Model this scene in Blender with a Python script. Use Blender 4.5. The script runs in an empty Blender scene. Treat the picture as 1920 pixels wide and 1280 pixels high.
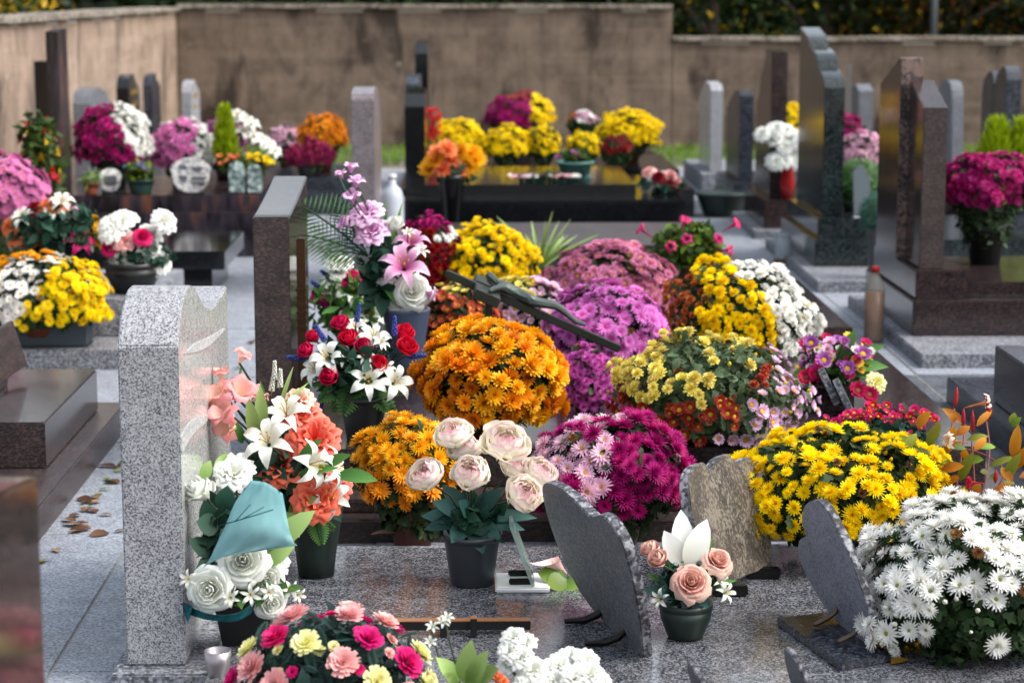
import bpy, bmesh, math, random
import numpy as np
from mathutils import Vector, Matrix, Quaternion
random.seed(7); rng = np.random.default_rng(7)
S = bpy.context.scene; C = S.collection
R = math.radians
# ------------------------------------------------------------------ camera, sky, sun, exposure
FPX, H = 4000.0, 1.6
PITCH = math.atan(660 / FPX); YAW = math.atan(80 / FPX)
cd = bpy.data.cameras.new('camera'); cam = bpy.data.objects.new('camera', cd); C.objects.link(cam); S.camera = cam
cam.location = (0, 0, H); cam.rotation_euler = (R(90) - PITCH, 0, -YAW)
cd.sensor_fit = 'HORIZONTAL'; cd.sensor_width = 36; cd.lens = 36 * FPX / 1920; cd.clip_end = 3000; cd.clip_start = .05
cd.dof.use_dof = True; cd.dof.focus_distance = 5.55; cd.dof.aperture_fstop = 3.9; cd.dof.aperture_blades = 9
W = bpy.data.worlds.new('World'); S.world = W; W.use_nodes = True
SUN_EL, SUN_AZ = 50, 105          # azimuth from +Y towards +X
nt = W.node_tree; nt.nodes.clear()
sky = nt.nodes.new('ShaderNodeTexSky'); sky.sky_type = 'NISHITA'; sky.sun_disc = False
sky.sun_elevation = R(SUN_EL); sky.sun_rotation = R(SUN_AZ); sky.air_density = 1.4; sky.dust_density = 4; sky.ozone_density = .6
hs = nt.nodes.new('ShaderNodeHueSaturation'); hs.inputs['Saturation'].default_value = .45
bg = nt.nodes.new('ShaderNodeBackground'); bg.inputs['Strength'].default_value = .15
wo = nt.nodes.new('ShaderNodeOutputWorld')
nt.links.new(sky.outputs[0], hs.inputs['Color']); nt.links.new(hs.outputs[0], bg.inputs[0]); nt.links.new(bg.outputs[0], wo.inputs[0])
sl = bpy.data.lights.new('sun', 'SUN'); sun = bpy.data.objects.new('sun', sl); C.objects.link(sun)
sl.energy = 1.05; sl.angle = R(40); sl.color = (1, .98, .95)
sd = Vector((math.sin(R(SUN_AZ)) * math.cos(R(SUN_EL)), math.cos(R(SUN_AZ)) * math.cos(R(SUN_EL)), math.sin(R(SUN_EL))))
sun.rotation_euler = sd.to_track_quat('Z', 'Y').to_euler(); sun.location = (0, 0, 12)
S.view_settings.view_transform = 'Standard'; S.view_settings.look = 'None'; S.view_settings.exposure = 1.08; S.view_settings.gamma = 1
S.cycles.max_bounces = 8; S.cycles.transparent_max_bounces = 8; S.cycles.use_denoising = True
S.cycles.caustics_reflective = False; S.cycles.caustics_refractive = False
# ------------------------------------------------------------------ where a point of the photograph lies in the place
_r = Vector((math.cos(YAW), -math.sin(YAW), 0)); _fh = Vector((math.sin(YAW), math.cos(YAW), 0))
_f = _fh * math.cos(PITCH) - Vector((0, 0, math.sin(PITCH))); _u = _fh * math.sin(PITCH) + Vector((0, 0, math.cos(PITCH)))
CAM = Vector((0, 0, H))
def _ray(px, py): return _f + _r * ((px - 960) / FPX) - _u * ((py - 640) / FPX)
def pp(px, py, Y):
    d = _ray(px, py); return CAM + d * (Y / d.y)
def gp(px, py, z=0.0):
    d = _ray(px, py); return CAM + d * ((z - H) / d.z)
def tocam(p): return (CAM - p).normalized()
# ------------------------------------------------------------------ materials
def lin(h):
    c = [int(h[i:i + 2], 16) / 255 for i in (0, 2, 4)]
    return tuple((x / 12.92 if x <= .04045 else ((x + .055) / 1.055) ** 2.4) for x in c) + (1,)
def newmat(name):
    m = bpy.data.materials.new(name); m.use_nodes = True
    n = m.node_tree.nodes; b = n['Principled BSDF']; return m, m.node_tree, n, b
def ramp(nt, fac, stops, interp='LINEAR'):
    r = nt.nodes.new('ShaderNodeValToRGB'); r.color_ramp.interpolation = interp
    e = r.color_ramp.elements
    while len(e) < len(stops): e.new(.5)
    for i, (p, c) in enumerate(stops):
        e[i].position = p; e[i].color = c if len(c) == 4 else tuple(c) + (1,)
    nt.links.new(fac, r.inputs[0]); return r.outputs[0]
def noise(nt, vec, scale, detail=3, rough=.55, dist=0):
    x = nt.nodes.new('ShaderNodeTexNoise'); x.inputs['Scale'].default_value = scale; x.inputs['Detail'].default_value = detail
    x.inputs['Roughness'].default_value = rough; x.inputs['Distortion'].default_value = dist
    if vec: nt.links.new(vec, x.inputs['Vector'])
    return x.outputs['Fac']
def pos(nt, sc=(1, 1, 1), rot=(0, 0, 0)):
    g = nt.nodes.new('ShaderNodeNewGeometry'); m = nt.nodes.new('ShaderNodeMapping')
    m.inputs['Scale'].default_value = sc; m.inputs['Rotation'].default_value = rot
    nt.links.new(g.outputs['Position'], m.inputs[0]); return m.outputs[0]
def mixc(nt, fac, a, b, mode='MIX'):
    m = nt.nodes.new('ShaderNodeMix'); m.data_type = 'RGBA'; m.blend_type = mode
    for s, v in ((0, fac), (6, a), (7, b)):
        if hasattr(v, 'links'): nt.links.new(v, m.inputs[s])
        elif s == 0: m.inputs[0].default_value = v
        else: m.inputs[s].default_value = v if len(v) == 4 else tuple(v) + (1,)
    return m.outputs[2]
def math_(nt, op, a, b=0.0):
    m = nt.nodes.new('ShaderNodeMath'); m.operation = op
    for i, v in enumerate((a, b)):
        if hasattr(v, 'links'): nt.links.new(v, m.inputs[i])
        else: m.inputs[i].default_value = v
    return m.outputs[0]
def bump(nt, b, h, strength=.3, dist=.01):
    x = nt.nodes.new('ShaderNodeBump'); x.inputs['Strength'].default_value = strength; x.inputs['Distance'].default_value = dist
    nt.links.new(h, x.inputs['Height']); nt.links.new(x.outputs[0], b.inputs['Normal'])
MATS = {}
def clear(key, col, amount=.75, rough=.08):
    m, nt, n, b = newmat(key); b.inputs['Base Color'].default_value = lin(col); b.inputs['Roughness'].default_value = rough
    t = n.new('ShaderNodeBsdfTransparent'); t.inputs[0].default_value = lin(col); x = n.new('ShaderNodeMixShader'); x.inputs[0].default_value = amount
    nt.links.new(b.outputs[0], x.inputs[1]); nt.links.new(t.outputs[0], x.inputs[2]); nt.links.new(x.outputs[0], n['Material Output'].inputs[0]); return m
def petal(key, base, tip=None, var=.14, rough=.55, trans=.22, mid=None):
    """petal colour from its base to its tip, every blossom a little different"""
    if key in MATS: return MATS[key]
    m, nt, n, b = newmat(key); base = lin(base); tip = lin(tip) if tip else base
    a = n.new('ShaderNodeAttribute'); a.attribute_name = 't'; v = n.new('ShaderNodeAttribute'); v.attribute_name = 'v'
    oi = n.new('ShaderNodeObjectInfo')
    stops = [(.05, base), (.95, tip)] if not mid else [(.05, base), (.8, lin(mid)), (1, tip)]
    c = ramp(nt, a.outputs['Fac'], stops)
    rv = math_(nt, 'FRACT', math_(nt, 'ADD', oi.outputs['Random'], v.outputs['Fac']))
    fac = math_(nt, 'ADD', math_(nt, 'MULTIPLY', rv, 2 * var), 1 - 1.3 * var)
    h = n.new('ShaderNodeHueSaturation'); nt.links.new(c, h.inputs['Color']); nt.links.new(fac, h.inputs['Value'])
    nt.links.new(math_(nt, 'ADD', math_(nt, 'MULTIPLY', rv, .016), .492), h.inputs['Hue'])
    nt.links.new(h.outputs[0], b.inputs['Base Color']); b.inputs['Roughness'].default_value = rough
    b.inputs['Specular IOR Level'].default_value = .25
    tr = n.new('ShaderNodeBsdfTranslucent'); nt.links.new(h.outputs[0], tr.inputs[0])
    mx = n.new('ShaderNodeMixShader'); mx.inputs[0].default_value = trans
    nt.links.new(b.outputs[0], mx.inputs[1]); nt.links.new(tr.outputs[0], mx.inputs[2])
    nt.links.new(mx.outputs[0], n['Material Output'].inputs[0]); MATS[key] = m; return m
def plain(key, col, rough=.5, metal=0, spec=.5, var=0, nscale=30, bmp=0, trans=0):
    if key in MATS: return MATS[key]
    m, nt, n, b = newmat(key); c = lin(col)
    p = pos(nt); f = noise(nt, p, nscale, 4)
    cc = mixc(nt, f, tuple(x * (1 - var) for x in c[:3]), tuple(min(1, x * (1 + var)) for x in c[:3]))
    nt.links.new(cc, b.inputs['Base Color']); b.inputs['Roughness'].default_value = rough
    b.inputs['Metallic'].default_value = metal; b.inputs['Specular IOR Level'].default_value = spec
    if trans: b.inputs['Transmission Weight'].default_value = trans
    if bmp: bump(nt, b, f, bmp, .004)
    MATS[key] = m; return m
def granite(key, cols, scale, rough, streak=(1, 1, 1), rot=(0, 0, 0), cuts=(.38, .5, .62), fine=.35, bmp=0, patch=.25, dirt=0):
    """crystals of three tones, clumped; streak stretches them along one direction of the rock"""
    if key in MATS: return MATS[key]
    m, nt, n, b = newmat(key); p = pos(nt, streak, rot)
    f1 = noise(nt, p, scale, 2, .6); vo = n.new('ShaderNodeTexVoronoi'); vo.inputs['Scale'].default_value = scale * 1.7
    nt.links.new(p, vo.inputs['Vector']); sx = n.new('ShaderNodeSeparateColor'); nt.links.new(vo.outputs['Color'], sx.inputs[0])
    f = math_(nt, 'ADD', math_(nt, 'MULTIPLY', f1, 1 - fine), math_(nt, 'MULTIPLY', sx.outputs[0], fine))
    f = math_(nt, 'ADD', f, math_(nt, 'MULTIPLY', math_(nt, 'SUBTRACT', noise(nt, p, scale * .12, 4), .5), patch))
    a, c, d = (lin(x) for x in cols)
    col = ramp(nt, f, [(cuts[0], a), (cuts[1], c), (cuts[2], d)])
    if dirt:
        g = ramp(nt, noise(nt, pos(nt), 2.2, 6, .65), [(.45, (0, 0, 0)), (.75, (1, 1, 1))])
        col = mixc(nt, math_(nt, 'MULTIPLY', g, dirt), col, lin('6b5a4a'))
    nt.links.new(col, b.inputs['Base Color'])
    rr = math_(nt, 'ADD', rough, math_(nt, 'MULTIPLY', noise(nt, pos(nt), 5, 5), .12 if rough < .3 else .1))
    nt.links.new(rr, b.inputs['Roughness'])
    if bmp: bump(nt, b, f, bmp, .002)
    MATS[key] = m; return m
G_SALT = granite('granite_salt_pepper', ('3a3a40', '85868c', 'aeafb3'), 230, .45, cuts=(.33, .46, .64), fine=.42, bmp=.3)
G_SALTP = granite('granite_salt_pepper_polished', ('74777a', 'a4a7a6', 'c4c6c3'), 210, .1, cuts=(.34, .47, .62), fine=.42)
G_FROST = granite('granite_frosted', ('8c8e8f', 'a2a4a5', 'b8b9ba'), 95, .6, bmp=.2)
G_GREY = granite('granite_grey_polished', ('2a2c31', '4e5056', '85878d'), 150, .1, cuts=(.34, .5, .7), fine=.5, patch=.5, dirt=.2)
G_GREYM = granite('granite_grey_sawn', ('42444a', '6b6e75', '999ca3'), 80, .6, cuts=(.36, .5, .66), dirt=.25, bmp=.25)
G_PAVE = granite('granite_paving', ('60656e', '828892', 'a2a8b1'), 110, .62, cuts=(.3, .5, .72), patch=.3, dirt=.22, bmp=.3)
G_PAVED = granite('granite_paving_dark', ('2e3238', '43484f', '5d626a'), 60, .6, cuts=(.34, .5, .68), patch=.45, dirt=.15, bmp=.3)
G_BROWN = granite('granite_brown_polished', ('1c1719', '2e2628', '523f3a'), 130, .07, streak=(.6, .6, 1.3), rot=(.5, .4, 0), cuts=(.3, .52, .76), patch=.35)
G_BROWNM = granite('granite_brown_sawn', ('1f1a1c', '352c2e', '57453f'), 130, .3, streak=(.6, .6, 1.3), rot=(.5, .4, 0), cuts=(.3, .52, .76), patch=.4, dirt=.15)
G_STREAK = granite('granite_red_streaked', ('1d1a1d', '37313a', '6a4435'), 7, .12, streak=(1.6, 1, .35), rot=(0, .8, 0), cuts=(.42, .58, .74), fine=.12, patch=.3)
G_MAUVE = granite('granite_mauve', ('4a4448', '6e666a', '938a8c'), 130, .25, cuts=(.3, .52, .76), patch=.4)
G_BLACK = granite('granite_black_polished', ('08090b', '101215', '1d2024'), 120, .05, cuts=(.36, .5, .7))
G_GREEN = granite('granite_dark_green', ('0d1113', '1c2325', '3a4344'), 90, .07, cuts=(.36, .5, .68))
G_SLATE = granite('stone_slate_grey', ('4a4c52', '5d6067', '767981'), 110, .5, cuts=(.33, .5, .68), bmp=.3)
G_BLUE = granite('granite_blue_black', ('121419', '262a33', '4e5563'), 85, .18, cuts=(.36, .52, .7))
# ------------------------------------------------------------------ things and parts
def tag(o, label=None, cat=None, group=None, kind=None):
    for k, v in (('label', label), ('category', cat), ('group', group), ('kind', kind)):
        if v: o[k] = v
    return o
def thing(name, label, cat, loc=(0, 0, 0), group=None):
    o = bpy.data.objects.new(name, None); C.objects.link(o); o.location = loc; o.empty_display_size = .05
    return tag(o, label, cat, group)
def origin(o):
    p = Vector((0, 0, 0))
    while o: p = p + o.location; o = o.parent
    return p
def link(name, me, parent=None, loc=None, rot=None, scale=None, kind=None):
    o = bpy.data.objects.new(name, me); C.objects.link(o)
    if parent: o.parent = parent
    if loc is not None: o.location = Vector(loc) - origin(parent) if parent else loc
    if rot is not None: o.rotation_mode = 'QUATERNION'; o.rotation_quaternion = rot
    if scale is not None: o.scale = scale if hasattr(scale, '__len__') else (scale,) * 3
    if kind: o['kind'] = kind
    return o
class MB:
    """collects points and faces; t runs along a petal or leaf, v is a random number per piece"""
    def __init__(s): s.v = []; s.f = []; s.t = []; s.m = []; s.r = []
    def add(s, V, F, t=0.0, m=0, M=None, r=0.0):
        o = len(s.v)
        for i, p in enumerate(V):
            p = Vector(p); s.v.append(M @ p if M else p); s.t.append(t[i] if hasattr(t, '__len__') else t); s.r.append(r)
        for f in F: s.f.append(tuple(o + i for i in f)); s.m.append(m)
        return s
    def merge(s, b, M=None, r=0.0, moff=0):
        o = len(s.v); s.v += [M @ p if M else p for p in b.v]; s.t += b.t; s.r += [r] * len(b.v)
        s.f += [tuple(o + i for i in f) for f in b.f]; s.m += [x + moff for x in b.m]; return s
    def mesh(s, name, mats, off=None, smooth=True):
        me = bpy.data.meshes.new(name); V = [tuple(p - off) for p in s.v] if off is not None else [tuple(p) for p in s.v]
        me.from_pydata(V, [], s.f)
        for m in (mats if isinstance(mats, (list, tuple)) else [mats]): me.materials.append(m)
        if max(s.m, default=0): me.polygons.foreach_set('material_index', s.m)
        if smooth: me.polygons.foreach_set('use_smooth', [True] * len(s.f))
        for k, d in (('t', s.t), ('v', s.r)):
            a = me.attributes.new(k, 'FLOAT', 'POINT'); a.data.foreach_set('value', d)
        me.update(); return me
    def build(s, name, mats, parent=None, smooth=True, kind=None):
        return link(name, s.mesh(name, mats, origin(parent) if parent else None, smooth), parent, kind=kind)
def cloud_mesh(name, tpl, X, mats, off, r=None, smooth=True):
    """many transformed copies of a small template as one mesh, through numpy"""
    V = np.array([tuple(p) for p in tpl.v]); n = len(V); N = len(X)
    P = np.einsum('kij,nj->kni', X[:, :3, :3], V) + X[:, None, :3, 3] - np.array(off)[None, None]
    F = tpl.f; lt = np.array([len(f) for f in F]); fl = np.concatenate([np.array(f) for f in F])
    loops = (fl[None] + (np.arange(N) * n)[:, None]).ravel(); starts = np.concatenate([[0], np.cumsum(np.tile(lt, N))[:-1]])
    me = bpy.data.meshes.new(name); me.vertices.add(n * N); me.vertices.foreach_set('co', P.ravel())
    me.loops.add(len(loops)); me.loops.foreach_set('vertex_index', loops); me.polygons.add(len(F) * N)
    me.polygons.foreach_set('loop_start', starts)
    for m in (mats if isinstance(mats, (list, tuple)) else [mats]): me.materials.append(m)
    me.polygons.foreach_set('material_index', np.tile(np.array(tpl.m), N)); me.polygons.foreach_set('use_smooth', np.full(len(F) * N, smooth))
    me.update(calc_edges=True)
    a = me.attributes.new('t', 'FLOAT', 'POINT'); a.data.foreach_set('value', np.tile(np.array(tpl.t), N))
    a = me.attributes.new('v', 'FLOAT', 'POINT'); a.data.foreach_set('value', np.repeat(rng.random(N) if r is None else r, n))
    return me
def frames(P, Nrm, scale, spin=None):
    """N 4x4 matrices: z along Nrm, random spin"""
    N = len(P); z = Nrm / (np.linalg.norm(Nrm, axis=1, keepdims=True) + 1e-9)
    a = np.where(np.abs(z[:, 2:3]) < .9, np.array([[0, 0, 1.]]), np.array([[1., 0, 0]]))
    x = np.cross(a, z); x /= np.linalg.norm(x, axis=1, keepdims=True); y = np.cross(z, x)
    s = rng.random(N) * 6.283 if spin is None else spin
    c, k = np.cos(s)[:, None], np.sin(s)[:, None]; x, y = x * c + y * k, y * c - x * k
    sc = (np.ones(N) * scale)[:, None]; X = np.zeros((N, 4, 4)); X[:, :3, 0] = x * sc; X[:, :3, 1] = y * sc; X[:, :3, 2] = z * sc; X[:, :3, 3] = P; X[:, 3, 3] = 1
    return X
def qz(n, spin=0.0): return Vector(n).to_track_quat('Z', 'Y') @ Quaternion((0, 0, 1), spin)
def tube(mb, pts, rad, n=6, m=0, t=0.0, cap=True):
    pts = [Vector(p) for p in pts]; k = len(pts); rad = rad if hasattr(rad, '__len__') else [rad] * k
    rings = []; up = Vector((.3, .2, 1)).normalized()
    for i in range(k):
        d = (pts[min(i + 1, k - 1)] - pts[max(i - 1, 0)]).normalized()
        x = d.cross(up); x = x.normalized() if x.length > 1e-4 else d.orthogonal().normalized(); y = d.cross(x)
        rings.append([pts[i] + (x * math.cos(6.2832 * j / n) + y * math.sin(6.2832 * j / n)) * rad[i] for j in range(n)])
    F = [(i * n + j, i * n + (j + 1) % n, (i + 1) * n + (j + 1) % n, (i + 1) * n + j) for i in range(k - 1) for j in range(n)]
    if cap: F += [tuple(range(n))[::-1], tuple((k - 1) * n + j for j in range(n))]
    return mb.add([p for r in rings for p in r], F, t, m)
def lathe(mb, prof, c=(0, 0, 0), n=28, m=0, flute=0, ex=1.0):
    c = Vector(c); V = []; 
    for (r, z) in prof:
        for j in range(n):
            a = 6.2832 * j / n; rr = r * (1 + (flute if j % 2 else -flute)); V.append(c + Vector((rr * math.cos(a) * ex, rr * math.sin(a), z)))
    k = len(prof); F = [(i * n + j, i * n + (j + 1) % n, (i + 1) * n + (j + 1) % n, (i + 1) * n + j) for i in range(k - 1) for j in range(n)]
    F.append(tuple(range(n))[::-1]); F.append(tuple((k - 1) * n + j for j in range(n)))
    return mb.add(V, F, 0, m)
def bm_part(name, bm, mats, parent, bev=.004, seg=2, faces=None, kind=None):
    """bevelled hard-edged solid from a bmesh in world coordinates"""
    if bev:
        es = [e for e in bm.edges if len(e.link_faces) == 2 and e.calc_face_angle(0) > .5]
        bmesh.ops.bevel(bm, geom=es, offset=bev, segments=seg, affect='EDGES', clamp_overlap=True)
    bmesh.ops.recalc_face_normals(bm, faces=bm.faces)
    if parent: bmesh.ops.translate(bm, verts=bm.verts, vec=-origin(parent))
    me = bpy.data.meshes.new(name)
    mats = mats if isinstance(mats, (list, tuple)) else [mats]
    for m in mats: me.materials.append(m)
    if faces:
        for f in bm.faces: f.material_index = faces(f.normal, f.calc_center_median())
    bm.to_mesh(me); bm.free(); return link(name, me, parent, kind=kind)
def box(name, x0, x1, y0, y1, z0, z1, mat, parent=None, bev=.004, faces=None, taper=0):
    bm = bmesh.new(); bmesh.ops.create_cube(bm, size=1)
    for v in bm.verts:
        v.co = Vector(((x0 + x1) / 2 + v.co.x * (x1 - x0), (y0 + y1) / 2 + v.co.y * (y1 - y0), (z0 + z1) / 2 + v.co.z * (z1 - z0)))
    return bm_part(name, bm, mat, parent, bev, faces=faces)
def prism(name, prof, axis, a0, a1, mat, parent=None, bev=.004, faces=None):
    """closed outline in the plane across AXIS, given depth from a0 to a1 along it"""
    bm = bmesh.new(); vs = [bm.verts.new((a0, p[0], p[1]) if axis == 'X' else (p[0], a0, p[1])) for p in prof]
    f = bm.faces.new(vs); r = bmesh.ops.extrude_face_region(bm, geom=[f])
    bmesh.ops.translate(bm, verts=[v for v in r['geom'] if isinstance(v, bmesh.types.BMVert)], vec=(a1 - a0, 0, 0) if axis == 'X' else (0, a1 - a0, 0))
    return bm_part(name, bm, mat, parent, bev, faces=faces)
def curve(pts, n=6):
    """smooth line through a few points (Catmull-Rom)"""
    P = [np.array(p, float) for p in pts]; P = [2 * P[0] - P[1]] + P + [2 * P[-1] - P[-2]]; out = []
    for i in range(1, len(P) - 2):
        a, b, c, d = P[i - 1:i + 3]
        for k in range(n):
            t = k / n; out.append(tuple(.5 * ((2 * b) + (c - a) * t + (2 * a - 5 * b + 4 * c - d) * t * t + (3 * b - a - 3 * c + d) * t ** 3)))
    return out + [tuple(P[-2])]
# ------------------------------------------------------------------ ground, paving, wall, trees
def ground_mat():
    m, nt, n, b = newmat('earth_gravel'); p = pos(nt)
    c = ramp(nt, noise(nt, p, 60, 4), [(.3, lin('4a443c')), (.55, lin('7b7468')), (.75, lin('a39a8a'))])
    nt.links.new(mixc(nt, ramp(nt, noise(nt, p, .8, 5), [(.4, (0, 0, 0)), (.65, (1, 1, 1))]), c, lin('5a5344')), b.inputs['Base Color'])
    b.inputs['Roughness'].default_value = .9; bump(nt, b, noise(nt, p, 60, 4), .6, .02); return m
mb = MB(); mb.add([(-900, -100, -.03), (900, -100, -.03), (900, 1500, -.03), (-900, 1500, -.03)], [(0, 1, 2, 3)])
tag(mb.build('ground', ground_mat(), smooth=False), kind='structure')
path = tag(box('path', -5.5, 5.6, 2.2, 19.4, -.03, -.003, plain('mortar', '86827a', .9, var=.25), bev=0), kind='structure')
xs = [-1.0 + k * .72 for k in range(-6, 10)]; ys = [6.2 + k * 1.3 for k in range(-3, 11)]
for i in range(len(xs) - 1):
    for j in range(len(ys) - 1):
        dark = xs[i] > 1.0 and ys[j] < 8.7
        o = box('paving_slab', xs[i] + .0025, xs[i + 1] - .0025, ys[j] + .0025, ys[j + 1] - .0025, -.04, random.uniform(-.0015, .0015), G_PAVED if dark else G_PAVE, path, bev=.002)
def wall_mat(key, base, light, dark, stain):
    m, nt, n, b = newmat(key); p = pos(nt)
    col = ramp(nt, noise(nt, p, 3.2, 6, .65), [(.3, lin(dark)), (.52, lin(base)), (.75, lin(light))])
    boards = noise(nt, pos(nt, (1, 1, .06)), 14, 4, .6)            # vertical run marks
    col = mixc(nt, math_(nt, 'MULTIPLY', ramp(nt, boards, [(.5, (0, 0, 0)), (.68, (1, 1, 1))]), .5), col, lin(dark))
    lifts = noise(nt, pos(nt, (.05, .05, 1)), 9, 3, .5)            # faint lifts of the casting
    col = mixc(nt, math_(nt, 'MULTIPLY', ramp(nt, lifts, [(.55, (0, 0, 0)), (.62, (1, 1, 1))]), .3), col, lin(light))
    blot = noise(nt, pos(nt, (1, 1, .4)), 2.1, 6, .6, .5)
    col = mixc(nt, math_(nt, 'MULTIPLY', ramp(nt, blot, [(.54, (0, 0, 0)), (.64, (1, 1, 1))]), stain), col, lin('2a2019'))
    sp = noise(nt, pos(nt, (1, 1, 1.6)), 5, 4, .6)
    col = mixc(nt, math_(nt, 'MULTIPLY', ramp(nt, sp, [(.66, (0, 0, 0)), (.72, (1, 1, 1))]), .45), col, lin('b9b0a4'))
    nt.links.new(col, b.inputs['Base Color']); b.inputs['Roughness'].default_value = .88
    bump(nt, b, noise(nt, p, 40, 5), .4, .01); return m
WM = wall_mat('wall_render', '6f5f52', '837264', '4e4136', .9); COP = granite('coping_concrete', ('4d463d', '7d7468', 'a39a8e'), 40, .85, dirt=.5, bmp=.4, patch=.8)
WM2 = wall_mat('wall_render_sunlit', '8f7b6b', 'a89484', '6c5a4c', .55)  # paler copy of the render: side wall's sunlit brightness put into its colour
EFF = plain('lime_bloom', 'b5ada3', .9, var=.25, nscale=14)
def wall(label, x0, x1, y0, y1, top, along):
    w = thing('cemetery_wall', label, 'wall', ((x0 + x1) / 2, (y0 + y1) / 2, -.03))
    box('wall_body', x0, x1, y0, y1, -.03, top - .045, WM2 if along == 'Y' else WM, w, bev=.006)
    a0, a1 = (x0, x1) if along == 'X' else (y0, y1); a = a0
    while a < a1 - .05:
        b = min(a + random.uniform(.95, 1.1), a1); dz = random.uniform(-.004, .004)
        if along == 'X': box('coping_stone', a + .004, b - .004, y0 - .05, y1 + .05, top - .043 + dz, top + dz, COP, w, bev=.006)
        else: box('coping_stone', x0 - .05, x1 + .05, a + .004, b - .004, top - .043 + dz, top + dz, COP, w, bev=.006)
        # crusts of lime left under the joints of the coping
        L = random.uniform(.2, .5); u = a + random.uniform(.1, .4); h = random.uniform(.018, .03)
        if along == 'X' : box('lime_crust', u, min(u + L, a1), y0 - .004, y0 + .01, top - .05 - h, top - .05, EFF, w, bev=.003)
        else: box('lime_crust', x1 - .01, x1 + .004, u, min(u + L, a1), top - .05 - h, top - .05, EFF, w, bev=.003)
        a = b
wall('tall stained concrete back wall with coping, behind the yellow chrysanthemums', -2.97, 2.08, 22, 22.3, 1.447, 'X')
wall('lower stretch of tan concrete wall with coping below the autumn trees', 2.085, 9.5, 22.02, 22.3, 1.115, 'X')
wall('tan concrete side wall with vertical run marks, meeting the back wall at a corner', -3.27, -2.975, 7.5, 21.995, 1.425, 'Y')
LEAFG = {}
def leafmat(key, a, b, rough=.5, var=.3, trans=.25): return petal(key, a, b, var, rough, trans)
LF_DARK = leafmat('leaf_dark', '16230f', '2c401c'); LF_MID = leafmat('leaf_mid', '2a3d18', '4a6428'); LF_YEL = leafmat('leaf_yellow', 'a8860e', 'd8b41c'); LF_RUST = leafmat('leaf_rust', '5e3413', '8a5520')
LF_MUM = leafmat('leaf_mum', '1d2f16', '36502a'); LF_BLUE = leafmat('leaf_bluegreen', '26403c', '4a6a62'); LF_PALE = leafmat('leaf_pale', '7d9a4e', 'a5bf76'); LF_LIME = leafmat('leaf_lime', '6f8a0c', 'a9bd1c')
LF_ART = leafmat('leaf_cloth_green', '2f5a26', '5d8a45', .6); LF_ARTD = leafmat('leaf_cloth_dark', '173226', '2c5240', .6); LF_TEAL = leafmat('leaf_cloth_teal', '20443f', '3f6a64', .55)
BARK = plain('bark', '3a2f26', .9, var=.4, nscale=20, bmp=.6); STEM = plain('stem_green', '3f5a2a', .6, var=.2); STEMD = plain('stem_dark', '24321c', .6, var=.2); TWIG = plain('twig_red', '6a2f26', .6, var=.3)
def leaf_tpl(L=1, Wd=.45, fold=.12, droop=.15, rows=3):
    m = MB(); V = []; t = []
    for i in range(rows + 1):
        u = i / rows; w = Wd / 2 * math.sin(math.pi * min(.97, .06 + u * .92)) ** .8 if 0 < i < rows else (.03 if i == 0 else .004)
        z = -droop * u * u
        V += [(u * L, -w, z + fold * w), (u * L, 0, z), (u * L, w, z + fold * w)]; t += [u] * 3
    F = [(i * 3 + j, i * 3 + j + 1, i * 3 + j + 4, i * 3 + j + 3) for i in range(rows) for j in (0, 1)]
    return m.add(V, F, t)
T_LEAF = leaf_tpl(); T_LEAF2 = leaf_tpl(rows=2, Wd=.55); T_BLADE = leaf_tpl(Wd=.06, rows=4, droop=.35, fold=.3); T_NEEDLE = leaf_tpl(Wd=.12, rows=2, droop=.1)
def lobed():
    m = MB(); ol = [(0, 0), (.2, .2), (.3, .14), (.5, .34), (.6, .2), (.82, .2), (1, 0), (.82, -.2), (.6, -.2), (.5, -.34), (.3, -.14), (.2, -.2)]
    V = [(.45, 0, .0)] + [(x, y, -.18 * x * x + .18 * abs(y)) for x, y in ol]; F = [(0, i + 1, (i + 1) % 12 + 1) for i in range(12)]
    return m.add(V, F, [.3] + [.2 + .7 * x for x, _ in ol])
T_MUMLEAF = lobed()
def rand_dirs(n):
    v = rng.normal(size=(n, 3)); return v / np.linalg.norm(v, axis=1, keepdims=True)
def crown(parent, c, rx, ry, rz, n, size, mats, name='crown'):
    """uneven crown: leaf clumps round scattered centres, several leaf colours"""
    k = max(6, n // 160); cc = rand_dirs(k) * (rng.random((k, 1)) ** .4); 
    for mi, (mat, share) in enumerate(mats):
        m = int(n * share); idx = rng.integers(0, k, m)
        P = cc[idx] * .85 + rng.normal(size=(m, 3)) * .17; nr = P + rng.normal(size=(m, 3)) * .7 + np.array([0, 0, .4])
        P = P * np.array([rx, ry, rz]) + np.array(c)
        me = cloud_mesh(name, T_LEAF2, frames(P, nr, size * (.6 + .8 * rng.random(m))), mat, origin(parent))
        link(name if mi == 0 else 'leaf_clump', me, parent, kind='stuff' if mi else None)
def tree(label, x, y, h, r, mats, n=5000, leaf=.09):
    t = thing('tree', label, 'tree', (x, y, -.03), 'trees beyond the wall')
    tk = MB(); tube(tk, [(x, y, -.1), (x + .03, y, h * .4), (x - .03, y + .05, h * .85)], [.11, .08, .03], 8); tk.build('trunk', BARK, t)
    for k in range(5):
        a = k * 1.26 + x; b = MB(); z0 = h * (.2 + .1 * k)
        tube(b, [(x, y, z0), (x + math.cos(a) * r * .5, y + math.sin(a) * r * .4, z0 + h * .15), (x + math.cos(a) * r * .8, y + math.sin(a) * r * .7, z0 + h * .2)], [.05, .03, .012], 6); b.build('limb', BARK, t)
    crown(t, (x, y, h * .55), r, r * .8, h * .52, n, leaf, mats)
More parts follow.
